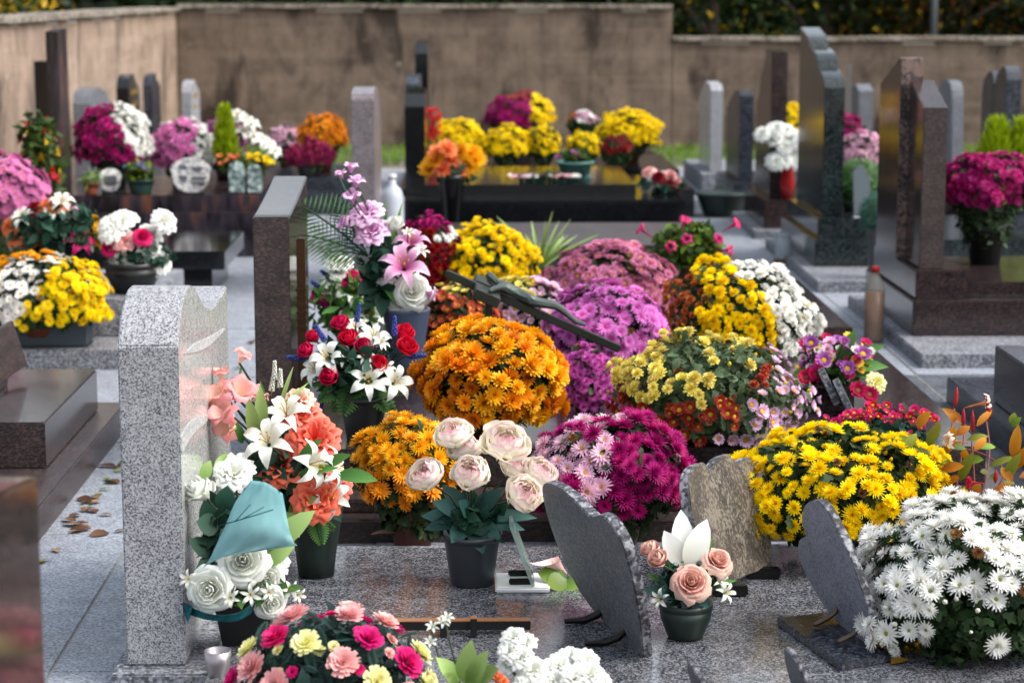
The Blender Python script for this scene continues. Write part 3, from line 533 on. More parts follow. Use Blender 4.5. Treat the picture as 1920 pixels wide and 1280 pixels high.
def mum(label, box_, Y, zb, spec, D, colour, ry=None, spread=.58, low=-.32, joined=False, pot=None, potc='6a3a28', bare=0.0, leaves=1500, leafm=None, thick=.5, group='potted chrysanthemums', name='chrysanthemum', leafs=.034, tilt=.25):
    """a potted dome of blossoms: BOX_ is the dome's outline in the photograph at distance Y, zb the surface it stands on"""
    x0, y0, x1, y1 = box_; k = Y / FPX; c = pp((x0 + x1) / 2, y0 + (y1 - y0) * thick, Y); rx = (x1 - x0) / 2 * k - D * .3; ry = ry or rx * .9; rz = (y1 - y0) * thick * k * .97 - D * .25
    f1, f2, f3 = (random.uniform(0, 6.28) for _ in range(3)); lump = lambda x, y, z: 1 + .085 * np.sin(5.2 * x + f1) * np.sin(4.6 * y + 5 * z + f2) + .06 * np.sin(9 * z + 6 * x + f3)
    rr = np.array([rx, ry, rz]); base = Vector((c.x, c.y, zb)); t = thing(name, label, 'flowers', base, group)
    ph = min(max(.07, (c.z - zb) * .55), .2); pr = min(rx * .45, .11) if pot is None else pot
    m = MB(); lathe(m, [(pr * .72, 0), (pr * .95, ph * .8), (pr * 1.06, ph * .8), (pr * 1.08, ph), (pr * .98, ph), (pr * .94, ph - .02)], base, 24); m.build('pot', plain('pot_' + potc, potc, .5, var=.12), t)
    # leaves fill the dome and hang round the pot
    n = leaves; d = rand_dirs(n); d[:, 2] = np.where(d[:, 2] < -.5, -d[:, 2], d[:, 2]); r_ = .45 + .5 * rng.random((n, 1)) ** .6
    P = d * r_ * rr * lump(d[:, 0], d[:, 1], d[:, 2])[:, None] + np.array(c); nl = n // 3; a = rng.random(nl) * 6.283; u = rng.random(nl); zlo = zb + ph * .5
    q = np.column_stack([np.cos(a) * rx * (.35 + .5 * u) + c.x, np.sin(a) * ry * (.35 + .5 * u) + c.y, zlo + (c.z - rz * .1 - zlo) * u]); P = np.vstack([P, q]); nr = np.vstack([d + rng.normal(size=d.shape) * .6, np.column_stack([np.cos(a), np.sin(a), .3 + 0 * a]) + rng.normal(size=(nl, 3)) * .5])
    P[:, 2] = np.maximum(P[:, 2], zb + .012)
    link('foliage', cloud_mesh('foliage', T_MUMLEAF, frames(P, nr, leafs * (.6 + .8 * rng.random(len(P)))), leafm or LF_MUM, base), t)
    st = MB()
    for k2 in range(36):
        dd = Vector(rand_dirs(1)[0]); dd.z = abs(dd.z) * .8 - .1; e = c + Vector((dd.x * rx, dd.y * ry, dd.z * rz)) * .93; tube(st, [(base.x + dd.x * pr * .5, base.y + dd.y * pr * .5, zb + ph * .9), (c.x + dd.x * rx * .5, c.y + dd.y * ry * .5, (c.z + zb + ph) / 2 + dd.z * rz * .4), e], .0022, 3, cap=False)
    st.build('stems', STEM, t)
    # blossoms by dart throwing over the dome
    pts = []; tries = 0; md = D * spread
    while tries < 4200 and len(pts) < 300:
        tries += 1; d = Vector(rand_dirs(1)[0])
        if d.z < low or d.y > .62: continue
        if bare and math.sin(d.x * 7.3 + 1) * math.cos(d.z * 8.1 + d.y * 3) > 1 - bare: continue
        p = c + Vector((d.x * rx, d.y * ry, d.z * rz)) * float(lump(d.x, d.y, d.z)) * random.uniform(.9, 1.05)
        if p.z < zb + .03 or any((p - q[0]).length_squared < md * md for q in pts): continue
        pts.append((p, d))
    groups = {}
    for p, d in pts:
        key = colour(d); 
        if key is None: continue
        kind, mats, sc = spec[key]; nrm = Vector((d.x / rx, d.y / ry, d.z / rz)).normalized() + Vector((random.gauss(0, .28), random.gauss(0, .28), tilt + random.gauss(0, .2)))
        s = D * sc * random.uniform(.7, 1.2)
        if joined: groups.setdefault(key, []).append((p, nrm, s))
        elif rnd() < .035: put(kind, (WILT, EYE_B), p, nrm, s * .62, t, 'wilted_blossom')
        else: put(kind, mats, p, nrm, s, t, 'blossom')
    if not joined:
        nb = 46; dd = rand_dirs(nb); dd[:, 2] = np.abs(dd[:, 2]) * .9 - .1; Pb = np.array(c) + dd * rr * lump(dd[:, 0], dd[:, 1], dd[:, 2])[:, None] * 1.0
        Pb[:, 2] = np.maximum(Pb[:, 2], zb + .03); link('buds', cloud_mesh('buds', BUD, frames(Pb, dd + np.array([0, 0, .4]), .012 + .008 * rng.random(nb)), [spec[min(spec)][1][0]], base), t, kind='stuff')
    for key, L in groups.items():
        kind, mats, sc = spec[key]
        link('blossoms', cloud_mesh('blossoms', raw(kind), frames(np.array([tuple(a[0]) for a in L]), np.array([tuple(a[1]) for a in L]), np.array([a[2] for a in L])), list(mats), base), t, kind='stuff')
    return t
WILT = petal('petal_wilted', '5a3a1c', '8c6236', .2)
BUD = MB(); lathe(BUD, [(.05, 0), (.32, .2), (.36, .5), (.22, .85), (.02, 1)], (0, 0, 0), 6)
one = lambda k: (lambda d: k)
def sp(kind, col, eye=None, sc=1.0): return (kind, (PC[col], eye or EYE_Y), sc)
rnd = random.random
# --- the bank of chrysanthemums
mum('big orange chrysanthemum with large shaggy blossoms and dark gaps between them', (778, 588, 1068, 830), 6.55, .22, {0: sp('pom', 'orange'), 1: sp('pom', 'golden')}, .074, lambda d: 1 if rnd() < .3 + .3 * d.z else 0, bare=.16, low=-.55, thick=.52, spread=.54)
mum('golden chrysanthemum with loose blossoms, behind the dark pot of peonies', (655, 770, 890, 990), 6.0, .0, {0: sp('spiky', 'golden'), 1: sp('daisyd', 'orange')}, .062, lambda d: None if d.z < .1 and rnd() < .45 else (1 if d.z < .15 else 0), bare=.12, low=-.5, thick=.5, leaves=2200, spread=.53)
mum('chrysanthemum half pale pink and half magenta, on the strip behind the grey ledger', (980, 766, 1308, 1000), 6.0, .0, {0: sp('spiky', 'mag'), 1: sp('daisyd', 'pale'), 2: sp('spiky', 'white')}, .064, lambda d: (2 if d.y > .3 and rnd() < .6 else 1 if d.x < -.05 + .35 * (d.z - .4) and rnd() < .85 else 0) if not (d.z < -.05 and rnd() < .4) else None, bare=.1, low=-.4, thick=.55, leaves=2400, spread=.54)
mum('broad bright yellow chrysanthemum dome in a terracotta pot', (1335, 788, 1802, 1018), 5.68, .066, {0: sp('spiky', 'yellow'), 1: sp('pom', 'yellow')}, .047, lambda d: int(rnd() < .35), bare=.02, low=-.45, thick=.56, leaves=2200, spread=.54, pot=.085, potc='7a4030')
mum('white chrysanthemum with loose daisies over dark leaves, beside the leaf-shaped plaque', (1600, 905, 2060, 1330), 4.85, .066, {0: sp('daisyd', 'white', EYE_G), 1: sp('spiky', 'white')}, .057, lambda d: int(rnd() < .5) if d.z > .22 or (d.x < -.5 and d.z > -.3) or rnd() < .1 else None, bare=.1, low=-.5, thick=.5, leaves=3800, spread=.53, ry=.24)
TRI = {0: sp('button', 'lemon'), 1: sp('cupd', 'rust'), 2: sp('cupd', 'lilac'), 3: sp('button', 'rust', None, .8), 4: sp('cupd', 'lilac', None, .8)}
def tri(d):
    if d.z > .6 and abs(d.x) < .5: return None if rnd() < .7 else 0
    if d.x > .62: return 4
    if d.x < -.05 and d.z > .12: return 0
    if d.x > .25 and d.z > .35: return 3
    if d.z > .3: return None
    return 2 if d.x > .22 or (d.x > -.1 and d.z < -.2) else 1 if rnd() < .9 else None
mum('straggly three-coloured chrysanthemum, lemon, rust red and pale lilac, with an open green middle', (1140, 612, 1522, 880), 6.5, .22, TRI, .049, tri, low=-.75, thick=.5, leaves=1900, spread=.42, leafm=leafmat('leaf_grey_green', '35482c', '5f7350'))
mum('small tight violet pink chrysanthemum tucked behind the big orange one', (1038, 640, 1155, 800), 6.9, .22, {0: sp('spiky', 'violet')}, .04, one(0), low=-.5, leaves=500, spread=.53)
mum('orchid pink daisy chrysanthemum in front of the two-tone pink one', (1025, 520, 1255, 725), 7.75, .22, {0: sp('daisy', 'vdaisy', petal('eye_orchid', '8c1c5c', 'b04080'))}, .064, one(0), bare=.1, low=-.5, spread=.54)
mum('pink chrysanthemum with dark-eyed rosy blossoms at the back of the bank', (1012, 448, 1270, 640), 8.75, .25, {0: sp('daisy', 'pinkd', EYE_Y), 1: sp('daisy', 'pinkd', EYE_B)}, .058, lambda d: int(rnd() < .4), low=-.45, spread=.54)
def yw(d): return 2 if d.x < -.62 and d.z > -.1 else 1 if d.x > .28 + .25 * (.3 - d.z) or (d.z > .8 and d.x > -.1) else 0
mum('chrysanthemum half yellow and half white with small button blossoms', (1240, 478, 1528, 720), 8.0, .22, {0: sp('button', 'yellow'), 1: sp('button', 'white', EYE_Y), 2: sp('button', 'copper', EYE_B, .8)}, .05, yw, low=-.6, spread=.66)
mum('coral chrysanthemum with yellow-eyed blossoms under the crucifix', (782, 525, 945, 690), 7.95, .22, {0: sp('cupd', 'coral'), 1: sp('cupd', 'lemon')}, .05, lambda d: 1 if d.z > .85 else 0, low=-.6, leaves=900)
mum('pale pink and lemon chrysanthemum half hidden by the crucifix', (890, 515, 1075, 680), 8.2, .22, {0: sp('cupd', 'lilac'), 1: sp('cupd', 'lemon')}, .05, lambda d: 1 if d.z > .6 and d.x < .2 else 0, low=-.5, leaves=900)
mum('even yellow chrysanthemum dome in front of the black polished grave', (803, 415, 1012, 580), 9.4, .25, {0: sp('spiky', 'yellow')}, .046, one(0), low=-.5, spread=.5, bare=.03)
mum('dark red chrysanthemum with a few white blossoms behind the tall bouquet', (745, 400, 865, 560), 9.3, .25, {0: sp('pom', 'dred'), 1: sp('pom', 'white'), 2: sp('pom', 'mag')}, .045, lambda d: 2 if d.z > .7 else 1 if d.z > .45 and d.x > .1 else 0, low=-.6, leaves=900)
# --- left-hand graves
def lw(d): return 0 if d.x < -.5 or d.z > .93 else 1 if d.x < .1 + .5 * (d.z - .35) else 2
t = mum('orange, white and yellow chrysanthemum spilling from the slate planter', (-60, 468, 208, 650), 9.12, .13, {0: sp('pom', 'golden'), 1: sp('daisy', 'white'), 2: sp('daisyd', 'yellow')}, .05, lw, low=-.4, spread=.54, thick=.52)
mum('tall rosy pink chrysanthemum at the left-hand graves', (-70, 282, 92, 440), 10.6, .0, {0: sp('daisy', 'rosep')}, .05, one(0), low=-.6, joined=True)
mum('magenta and white chrysanthemum beside the very tall narrow stele', (137, 192, 285, 335), 13.4, .371, {0: sp('low', 'mag'), 1: sp('low', 'white')}, .055, lambda d: 1 if d.x + .5 * d.z > .55 else 0, low=-.5, joined=True, pot=.1, potc='22241f')
mum('pink and white chrysanthemum behind the oval grey plaque', (280, 222, 402, 340), 13.6, .371, {0: sp('low', 'rosep'), 1: sp('low', 'white')}, .055, lambda d: 1 if d.x > .5 or (d.y > .1 and d.z > .7) else 0, low=-.5, joined=True, potc='22241f')
mum('purple pink chrysanthemum behind the lime green cone conifer', (375, 216, 462, 320), 14.0, .371, {0: sp('low', 'violet')}, .05, one(0), joined=True)
mum('deep orange chrysanthemum in a terracotta pot above the red heather', (557, 213, 653, 300), 15.8, .26, {0: sp('low', 'orange')}, .05, one(0), joined=True, potc='8a4a30')
mum('small pale pink chrysanthemum between the white flowers and the orange dome', (500, 235, 570, 290), 16.3, .26, {0: sp('low', 'pale')}, .05, one(0), joined=True)
# --- black grave and the yellow row behind
mum('yellow chrysanthemum in the row, next to the red berries', (803, 222, 912, 320), 15.4, .331, {0: sp('low', 'yellow')}, .05, one(0), joined=True, group='yellow chrysanthemums in a row')
mum('yellow chrysanthemum in the row, below the magenta and yellow one', (905, 234, 992, 315), 15.35, .331, {0: sp('low', 'yellow')}, .05, one(0), joined=True, group='yellow chrysanthemums in a row')
mum('yellow chrysanthemum in the row, next to the flower-topped green bowl', (985, 234, 1052, 310), 15.4, .331, {0: sp('low', 'yellow')}, .05, one(0), joined=True, group='yellow chrysanthemums in a row')
mum('small yellow chrysanthemum above the green planter', (1060, 244, 1132, 310), 15.4, .331, {0: sp('low', 'yellow')}, .05, one(0), joined=True, group='yellow chrysanthemums in a row')
mum('largest yellow chrysanthemum of the row, at its end by the grass', (1118, 203, 1240, 300), 15.9, .331, {0: sp('low', 'yellow')}, .055, one(0), joined=True, group='yellow chrysanthemums in a row')
mum('round chrysanthemum, magenta with a yellow side, raised behind the yellow row', (908, 174, 1038, 262), 17.5, .301, {0: sp('low', 'mag'), 1: sp('low', 'yellow'), 2: sp('low', 'copper')}, .06, lambda d: 1 if d.x > .38 else 2 if d.z > .85 and rnd() < .4 else 0, joined=True)
mum('low dark red chrysanthemum under the largest yellow one', (1122, 252, 1190, 315), 15.2, .331, {0: sp('low', 'dred')}, .045, one(0), low=.0, joined=True)
mum('small mixed pink, orange and white posy in a green bowl of leaves', (1062, 206, 1125, 262), 16.0, .331, {0: sp('low', 'pale'), 1: sp('low', 'copper'), 2: sp('low', 'white')}, .05, lambda d: 1 if d.x < -.4 else random.choice((0, 2)), low=.25, joined=True)
# --- right-hand graves
mum('large magenta chrysanthemum wrapped in clear film on the brown grave', (1758, 280, 1945, 425), 10.2, .29, {0: sp('daisyd', 'mag', EYE_B)}, .058, one(0), low=-.35, spread=.54, pot=.1, potc='1d1f1e', leaves=2000)
mum('pale pink chrysanthemum dome behind the black green headstone', (1570, 246, 1668, 340), 13.4, .2, {0: sp('low', 'pale')}, .04, one(0), joined=True)
mum('magenta chrysanthemum behind the black green headstone', (1545, 208, 1622, 300), 14.6, .24, {0: sp('low', 'mag')}, .05, one(0), joined=True)
mum('yellow chrysanthemum glimpsed between the mauve and the black green headstones', (1440, 190, 1512, 300), 15.6, .22, {0: sp('low', 'yellow')}, .05, one(0), joined=True)
# ------------------------------------------------------------------ arrangements: every bloom and every large leaf is a part
def frame_q(x, z):
    x = Vector(x).normalized(); y = Vector(z).cross(x).normalized(); zz = x.cross(y); return Matrix((x, y, zz)).transposed().to_quaternion()
_leafme = {}
def leaf(parent, p0, p1, wid, mat, face=None, tpl='leaf', name='leaf'):
    """a single leaf from its stalk p0 to its tip p1"""
    k = (tpl, mat.name)
    if k not in _leafme: _leafme[k] = LEAFT[tpl].mesh(name, mat)
    d = p1 - p0; L = d.length; f = face or (tocam(p0) + Vector((0, 0, .6)))
    return link(name, _leafme[k], parent, p0, frame_q(d, f), (L, wid / LEAFW[tpl], L))
def fern_tpl(n=11, droop=.25, wid=.5, slim=.12):
    mb = MB(); tube(mb, [(u / 6, 0, -droop * (u / 6) ** 2) for u in range(7)], [.012] * 6 + [.004], 4, 0, .3)
    for i in range(n):
        u = .1 + .86 * i / n; z = -droop * u * u; L = wid / 2 * math.sin(math.pi * min(.95, .25 + .72 * u)) 
        for s in (-1, 1): mb.add([(u, 0, z), (u + L * .25 + slim * .5, s * L * .45, z + .02), (u + L * .55, s * L, z - .04), (u + L * .25 - slim * .5, s * L * .5, z + .01)], [(0, 1, 2, 3) if s < 0 else (3, 2, 1, 0)], [.1, .5, 1, .5])
    return mb
LEAFT = dict(leaf=leaf_tpl(rows=5, Wd=.42, fold=.25, droop=.22), broad=leaf_tpl(rows=5, Wd=.62, fold=.2, droop=.18), blade=leaf_tpl(rows=5, Wd=.12, fold=.3, droop=.25), fern=fern_tpl(), palm=fern_tpl(15, .35, .8, .016), big=leaf_tpl(rows=7, Wd=.8, fold=.12, droop=.3))
LEAFW = dict(leaf=.42, broad=.62, blade=.12, fern=.5, palm=.62, big=.8)
def pot(parent, base, r, h, col, kind='round', name='pot', lip=.12):
    m = MB(); mat = plain('pot_' + col, col, .42, var=.1, spec=.5)
    if kind == 'round': lathe(m, [(r * .7, 0), (r * .72, .004), (r * .93, h * (1 - lip) - .003), (r * .935, h * (1 - lip)), (r * 1.0, h * (1 - lip) + .003), (r * 1.03, h), (r * .95, h), (r * .9, h - .03)], base, 36)
    elif kind == 'fluted': lathe(m, [(r * .62, 0), (r * .7, h * .3), (r * .84, h * .65), (r, h * .97), (r * 1.02, h), (r * .93, h), (r * .88, h - .03)], base, 56, flute=.018)
    elif kind == 'belly': lathe(m, [(r * .62, 0), (r * .68, h * .05), (r * .95, h * .55), (r * .98, h * .78), (r * .93, h * .8), (r * 1.02, h * .84), (r * 1.03, h), (r * .94, h), (r * .9, h - .02)], base, 36)
    elif kind == 'square':
        for (a, b, z0, z1) in ((.7, .9, 0, h * .78), (.98, 1.0, h * .78, h)):
            V = [(base[0] + s1 * r * (a if k == 0 else b), base[1] + s2 * r * (a if k == 0 else b), base[2] + (z0 if k == 0 else z1)) for k in (0, 1) for s1, s2 in ((-1, -1), (1, -1), (1, 1), (-1, 1))]
            m.add(V, [(3, 2, 1, 0), (0, 1, 5, 4), (1, 2, 6, 5), (2, 3, 7, 6), (3, 0, 4, 7), (4, 5, 6, 7)])
    return m.build(name, mat, parent, smooth=kind != 'square')
def bouquet(name, label, base, items, core=None, stems=True, group='flower arrangements'):
    """ITEMS: (kind, petal, eye, px, py, Y, size in m, outward tilt or None)"""
    t = thing(name, label, 'flowers', base, group); st = MB(); c = core or (base + Vector((0, 0, .12)))
    for it in items:
        kind, col, eye, px, py, Y, size = it[:7]; p = pp(px, py, Y); d = (p - c); n = it[7] if len(it) > 7 and it[7] else d.normalized() * .8 + tocam(p) * .75 + Vector((0, 0, .25))
        n = Vector(n).normalized(); put(kind, (PC[col] if isinstance(col, str) else col, eye or EYE_Y), p - n * size * .2, n, size, t)
        if stems: tube(st, [c + (p - c) * .05, c + (p - c) * .5 + Vector((0, 0, .02)), p - n * size * .2], .003, 4, cap=False)
    if stems and items: st.build('stems', STEMD, t)
    return t
def filler(t, c, rx, ry, rz, n, size, mat, tpl=None, name='foliage'):
    d = rand_dirs(n); P = d * (rng.random((n, 1)) ** .4) * np.array([rx, ry, rz]) + np.array(c); P[:, 2] = np.maximum(P[:, 2], origin(t).z + .01)
    link(name, cloud_mesh(name, tpl or T_LEAF2, frames(P, d + rng.normal(size=d.shape) * .7, size * (.6 + .8 * rng.random(n))), mat, origin(t)), t)
P2 = lambda k, a, b=None, **kw: petal(k, a, b, **kw)
PC.update(cream=P2('petal_cream', 'e0d8b8', 'f2ece0', var=.04), peony=P2('petal_peony', 'f0e8cc', 'f0b0c4', var=.03, mid='f8f3e6', trans=.35), wsilk=P2('silk_white', 'dfe2d2', 'f2f3f0', var=.04), blush=P2('silk_blush', 'd88a80', 'f0d0bc', var=.06), salmon=P2('silk_salmon', 'e86a50', 'f08c7c', var=.1), coralp=P2('silk_coral', 'e0452c', 'ee7c62', var=.1), glad=P2('silk_gladiolus', 'fbe0cc', 'ee9094', var=.06),
    fuch=P2('silk_fuchsia', 'b80050', 'e0207c', var=.1), spink=P2('silk_pink', 'e8a0a0', 'f0b8b4', var=.08), slem=P2('silk_lemon', 'e2da70', 'eeeab4', var=.06), crim=P2('silk_crimson', 'b00030', 'dc1850', var=.1), pinkl=P2('silk_lily_pink', 'c45c9c', 'f2dcec', var=.06), orch=P2('silk_orchid', 'd890cc', 'f0cce8', var=.06), blue=P2('silk_blue', '2c3a90', '5866b8', var=.15), aprc=P2('silk_apricot', 'd8602c', 'ec8c5c', var=.1), purp=P2('silk_purple', '7a2c88', 'b868b8', var=.1), smag=P2('silk_magenta', '98083c', 'c01858', var=.1), yel=P2('silk_yellow', 'e0b020', 'f0d850', var=.1))
ZB1 = .067
# peonies in the dark pot
b = gp(885, 1092, ZB1); t = bouquet('peony_pot', 'silk peonies, cream with pink edges, in a dark grey round pot', b, [('peony', 'peony', None, 852, 822, b.y + .03, .103), ('peony', 'peony', None, 945, 838, b.y - .02, .126), ('peony', 'peony', None, 883, 893, b.y - .09, .103), ('peony', 'peony', None, 802, 897, b.y - .02, .100), ('peony', 'peony', None, 977, 930, b.y - .07, .103), ('peony', 'peony', None, 1008, 892, b.y + .03, .096), ('peony', 'peony', None, 872, 852, b.y + .06, .096), ('peony', 'peony', None, 962, 880, b.y + .04, .091)], core=b + Vector((0, 0, .15)))
pot(t, b, .078, .135, '2c2f36'); c0 = pp(884, 985, b.y)
for (x, y, dy, w) in ((815, 935, -.02, .05), (790, 960, 0, .05), (848, 1010, -.08, .055), (905, 1030, -.09, .055), (938, 1005, -.06, .05), (985, 985, -.02, .045), (1010, 960, .02, .04), (832, 905, .02, .05), (935, 915, -.04, .05), (870, 940, -.07, .05), (795, 985, -.03, .045)): leaf(t, c0 + Vector((0, -.01, .02)), pp(x, y, b.y + dy), w, LF_TEAL, tpl='broad')
filler(t, c0 + Vector((0, 0, .01)), .07, .06, .05, 160, .05, LF_ARTD)
# blush roses and a calla in the small green pot
b = gp(1285, 1193, ZB1); t = bouquet('rose_pot', 'blush silk roses around a white calla in a small dark green pot', b, [('rose', 'blush', None, 1297, 1090, b.y - .06, .095), ('rosebud', 'blush', None, 1236, 1052, b.y - .03, .062), ('rose', 'blush', None, 1347, 1048, b.y - .01, .08), ('rosebud', 'blush', None, 1222, 1035, b.y + .03, .06), ('star', 'wsilk', None, 1236, 1122, b.y - .05, .05), ('star', 'wsilk', None, 1362, 1110, b.y - .04, .055), ('star', 'wsilk', None, 1352, 1088, b.y - .02, .05)], core=b + Vector((0, 0, .1)))
pot(t, b, .064, .088, '14261f', 'belly'); c0 = pp(1287, 1115, b.y)
for (x0, y0, x1, y1, dy, w) in ((1284, 1062, 1276, 958, .02, .055), (1288, 1064, 1326, 982, -.015, .06), (1282, 1062, 1246, 1000, .0, .05)): leaf(t, pp(x0, y0, b.y), pp(x1, y1, b.y + dy), w, PC['wsilk'], tocam(b) + Vector(((x1 - 1285) * .006, 0, .2)), 'big', 'calla_petal')
for (x, y, dy, w, tp, mt) in ((1330, 1010, -.01, .03, 'leaf', LF_ART), (1248, 1010, .0, .03, 'leaf', LF_ART), (1240, 1110, -.06, .04, 'broad', LF_TEAL), (1205, 1100, -.02, .03, 'leaf', LF_TEAL), (1325, 1130, -.07, .03, 'broad', LF_TEAL), (1375, 1080, -.02, .03, 'leaf', LF_ART), (1215, 1070, .02, .03, 'leaf', LF_ART)): leaf(t, c0, pp(x, y, b.y + dy), w, mt, tpl=tp)
filler(t, c0 + Vector((0, 0, .03)), .075, .06, .05, 240, .028, LF_ARTD); filler(t, c0 + Vector((0, 0, .04)), .085, .06, .055, 120, .02, LF_BLUE, name='berry_sprays')
# salmon peonies, white lilies and gladioli by the wavy headstone
b = Vector((-.41, 5.5, ZB1)); Y = 5.42
t = bouquet('lily_arrangement', 'coral peonies, white lilies and pink gladioli in a dark fluted pot beside the wavy headstone', b, [('fluff', 'coralp', None, 590, 815, Y - .05, .13), ('fluff', 'salmon', None, 565, 775, Y, .11), ('fluff', 'coralp', None, 520, 870, Y - .05, .12), ('fluff', 'coralp', None, 592, 935, Y - .1, .12), ('fluff', 'salmon', None, 630, 905, Y - .02, .09), ('fluff', 'blush', None, 560, 745, Y + .02, .08), ('lily', 'wsilk', None, 500, 825, Y - .12, .135), ('lily', 'wsilk', None, 535, 770, Y - .03, .12), ('lily', 'wsilk', None, 590, 870, Y - .14, .125, (.7, -.5, .1)), ('lily', 'wsilk', None, 628, 875, Y - .1, .11, (1, -.3, .2)), ('lily', 'wsilk', None, 618, 930, Y - .08, .11), ('bell', 'glad', None, 428, 775, Y - .1, .1, (-.5, -.6, .5)), ('bell', 'glad', None, 420, 745, Y - .05, .095, (-.6, -.5, .6)), ('bell', 'glad', None, 450, 740, Y - .05, .095, (.2, -.6, .7)), ('bell', 'glad', None, 435, 800, Y - .08, .09, (-.6, -.6, .1)), ('bell', 'glad', None, 415, 705, Y, .055, (-.1, -.1, 1)), ('bell', 'glad', None, 452, 672, Y, .06, (.5, -.1, 1)), ('bell', 'glad', None, 478, 745, Y + .02, .07, (.5, -.3, .8)), ('fluff', 'wsilk', None, 438, 882, Y - .15, .095), ('rosebud', 'wsilk', None, 388, 925, Y - .2, .075, (-.3, -.6, .8))], core=b + Vector((0, -.02, .2)))
pot(t, b, .075, .19, '16261f', 'fluted'); c0 = pp(530, 890, Y)
for (x0, y0, x1, y1, dy, w, tp, mt) in ((480, 830, 468, 752, -.1, .035, 'leaf', LF_PALE), (492, 820, 488, 728, -.06, .035, 'leaf', LF_PALE), (560, 870, 590, 825, -.15, .035, 'leaf', LF_ART), (600, 880, 645, 848, -.15, .035, 'leaf', LF_ART), (630, 890, 702, 893, -.14, .042, 'broad', LF_ART), (560, 890, 620, 870, -.16, .03, 'leaf', LF_ART), (540, 960, 585, 930, -.12, .05, 'broad', LF_PALE), (530, 960, 560, 1000, -.15, .05, 'broad', LF_PALE), (590, 960, 605, 1022, -.08, .06, 'fern', LF_ART), (570, 970, 630, 985, -.05, .05, 'fern', LF_ART), (520, 780, 545, 690, 0, .012, 'blade', LF_PALE), (515, 780, 570, 715, 0, .012, 'blade', LF_PALE), (505, 780, 490, 715, 0, .012, 'blade', LF_ART), (430, 850, 402, 880, -.15, .03, 'leaf', LF_PALE), (610, 930, 640, 975, -.06, .04, 'broad', LF_ARTD), (455, 830, 440, 790, -.1, .03, 'leaf', LF_ART)): leaf(t, pp(x0, y0, Y + dy * .6), pp(x1, y1, Y + dy), w, mt, tpl=tp)
filler(t, c0, .1, .08, .11, 320, .05, LF_ARTD)
st = MB(); tube(st, [c0, pp(440, 760, Y - .02), pp(452, 690, Y)], .0035, 5); tube(st, [c0, pp(425, 790, Y - .03), pp(416, 715, Y)], .0035, 5); st.build('flower_stalk', STEM, t)
for (x, y) in ((515, 690), (525, 705), (508, 712)): put('spike', (PC['wsilk'], LF_PALE), pp(x, y + 30, Y + .02), (random.uniform(-.2, .2), 0, 1), .06, t, 'white_sprig')
# white roses with the turquoise ribbon leaf in the black square pot
b = Vector((-.535, 4.93, ZB1)); Y = 4.9
t = bouquet('white_rose_pot', 'white silk roses with a big turquoise ribbon leaf in a black square pot', b, [('rose', 'wsilk', None, 455, 1050, Y - .1, .12), ('rose', 'wsilk', None, 392, 1105, Y - .13, .11), ('rose', 'wsilk', None, 500, 1085, Y - .06, .09), ('rosebud', 'wsilk', None, 378, 925, Y - .02, .085, (-.5, -.5, .7)), ('fluff', 'wsilk', None, 437, 880, Y, .09), ('fluff', 'wsilk', None, 515, 1050, Y - .02, .08), ('star', 'wsilk', None, 352, 1085, Y - .12, .045), ('star', 'wsilk', None, 432, 1120, Y - .16, .045), ('star', 'wsilk', None, 470, 1115, Y - .16, .05), ('star', 'wsilk', None, 505, 1110, Y - .13, .045), ('star', 'wsilk', None, 545, 1105, Y - .08, .045), ('star', 'wsilk', None, 560, 1115, Y - .06, .04), ('rose', 'wsilk', None, 508, 1130, Y - .1, .08)], core=b + Vector((0, 0, .2)))
pot(t, b, .075, .125, '0d0e10', 'square'); c0 = pp(440, 1010, Y)
for (x0, y0, x1, y1, dy, w, tp, mt) in ((400, 1000, 385, 940, -.03, .05, 'broad', LF_ARTD), (410, 990, 372, 975, -.06, .06, 'broad', LF_ARTD), (400, 1040, 360, 1010, -.08, .05, 'broad', LF_ARTD), (420, 960, 425, 915, -.06, .05, 'broad', LF_ARTD), (410, 1060, 372, 1060, -.1, .05, 'broad', LF_ARTD), (510, 1030, 582, 955, -.03, .055, 'broad', LF_PALE), (490, 1060, 545, 1020, -.06, .05, 'broad', LF_PALE), (500, 1110, 560, 1095, -.1, .03, 'leaf', LF_ART), (380, 900, 392, 865, -.02, .03, 'leaf', LF_PALE)): leaf(t, pp(x0, y0, Y + dy * .6), pp(x1, y1, Y + dy), w, mt, tpl=tp)
filler(t, c0 + Vector((-.0, 0, -.03)), .085, .07, .12, 380, .045, LF_ARTD); filler(t, pp(460, 1110, Y - .08), .08, .04, .03, 120, .025, LF_ART, name='moss_sprigs')
TQ = petal('ribbon_turquoise', '82b6bc', 'a2ced2', .03, .75, .35); TQD = petal('ribbon_teal', '0c4c50', '147078', .05, .45, .2)
A = [[pp(x, y, Y - .17 + dy) for (x, y, dy) in row] for row in (((470, 900, .03), (500, 905, .015), (530, 925, .03)), ((440, 945, .01), (487, 950, -.002), (537, 965, .02)), ((415, 1000, .0), (475, 995, -.018), (545, 1000, .01)), ((392, 1050, .01), (455, 1030, .0), (552, 1018, .01)), ((380, 1064, .02), (410, 1045, .0), (558, 1022, .02)))]
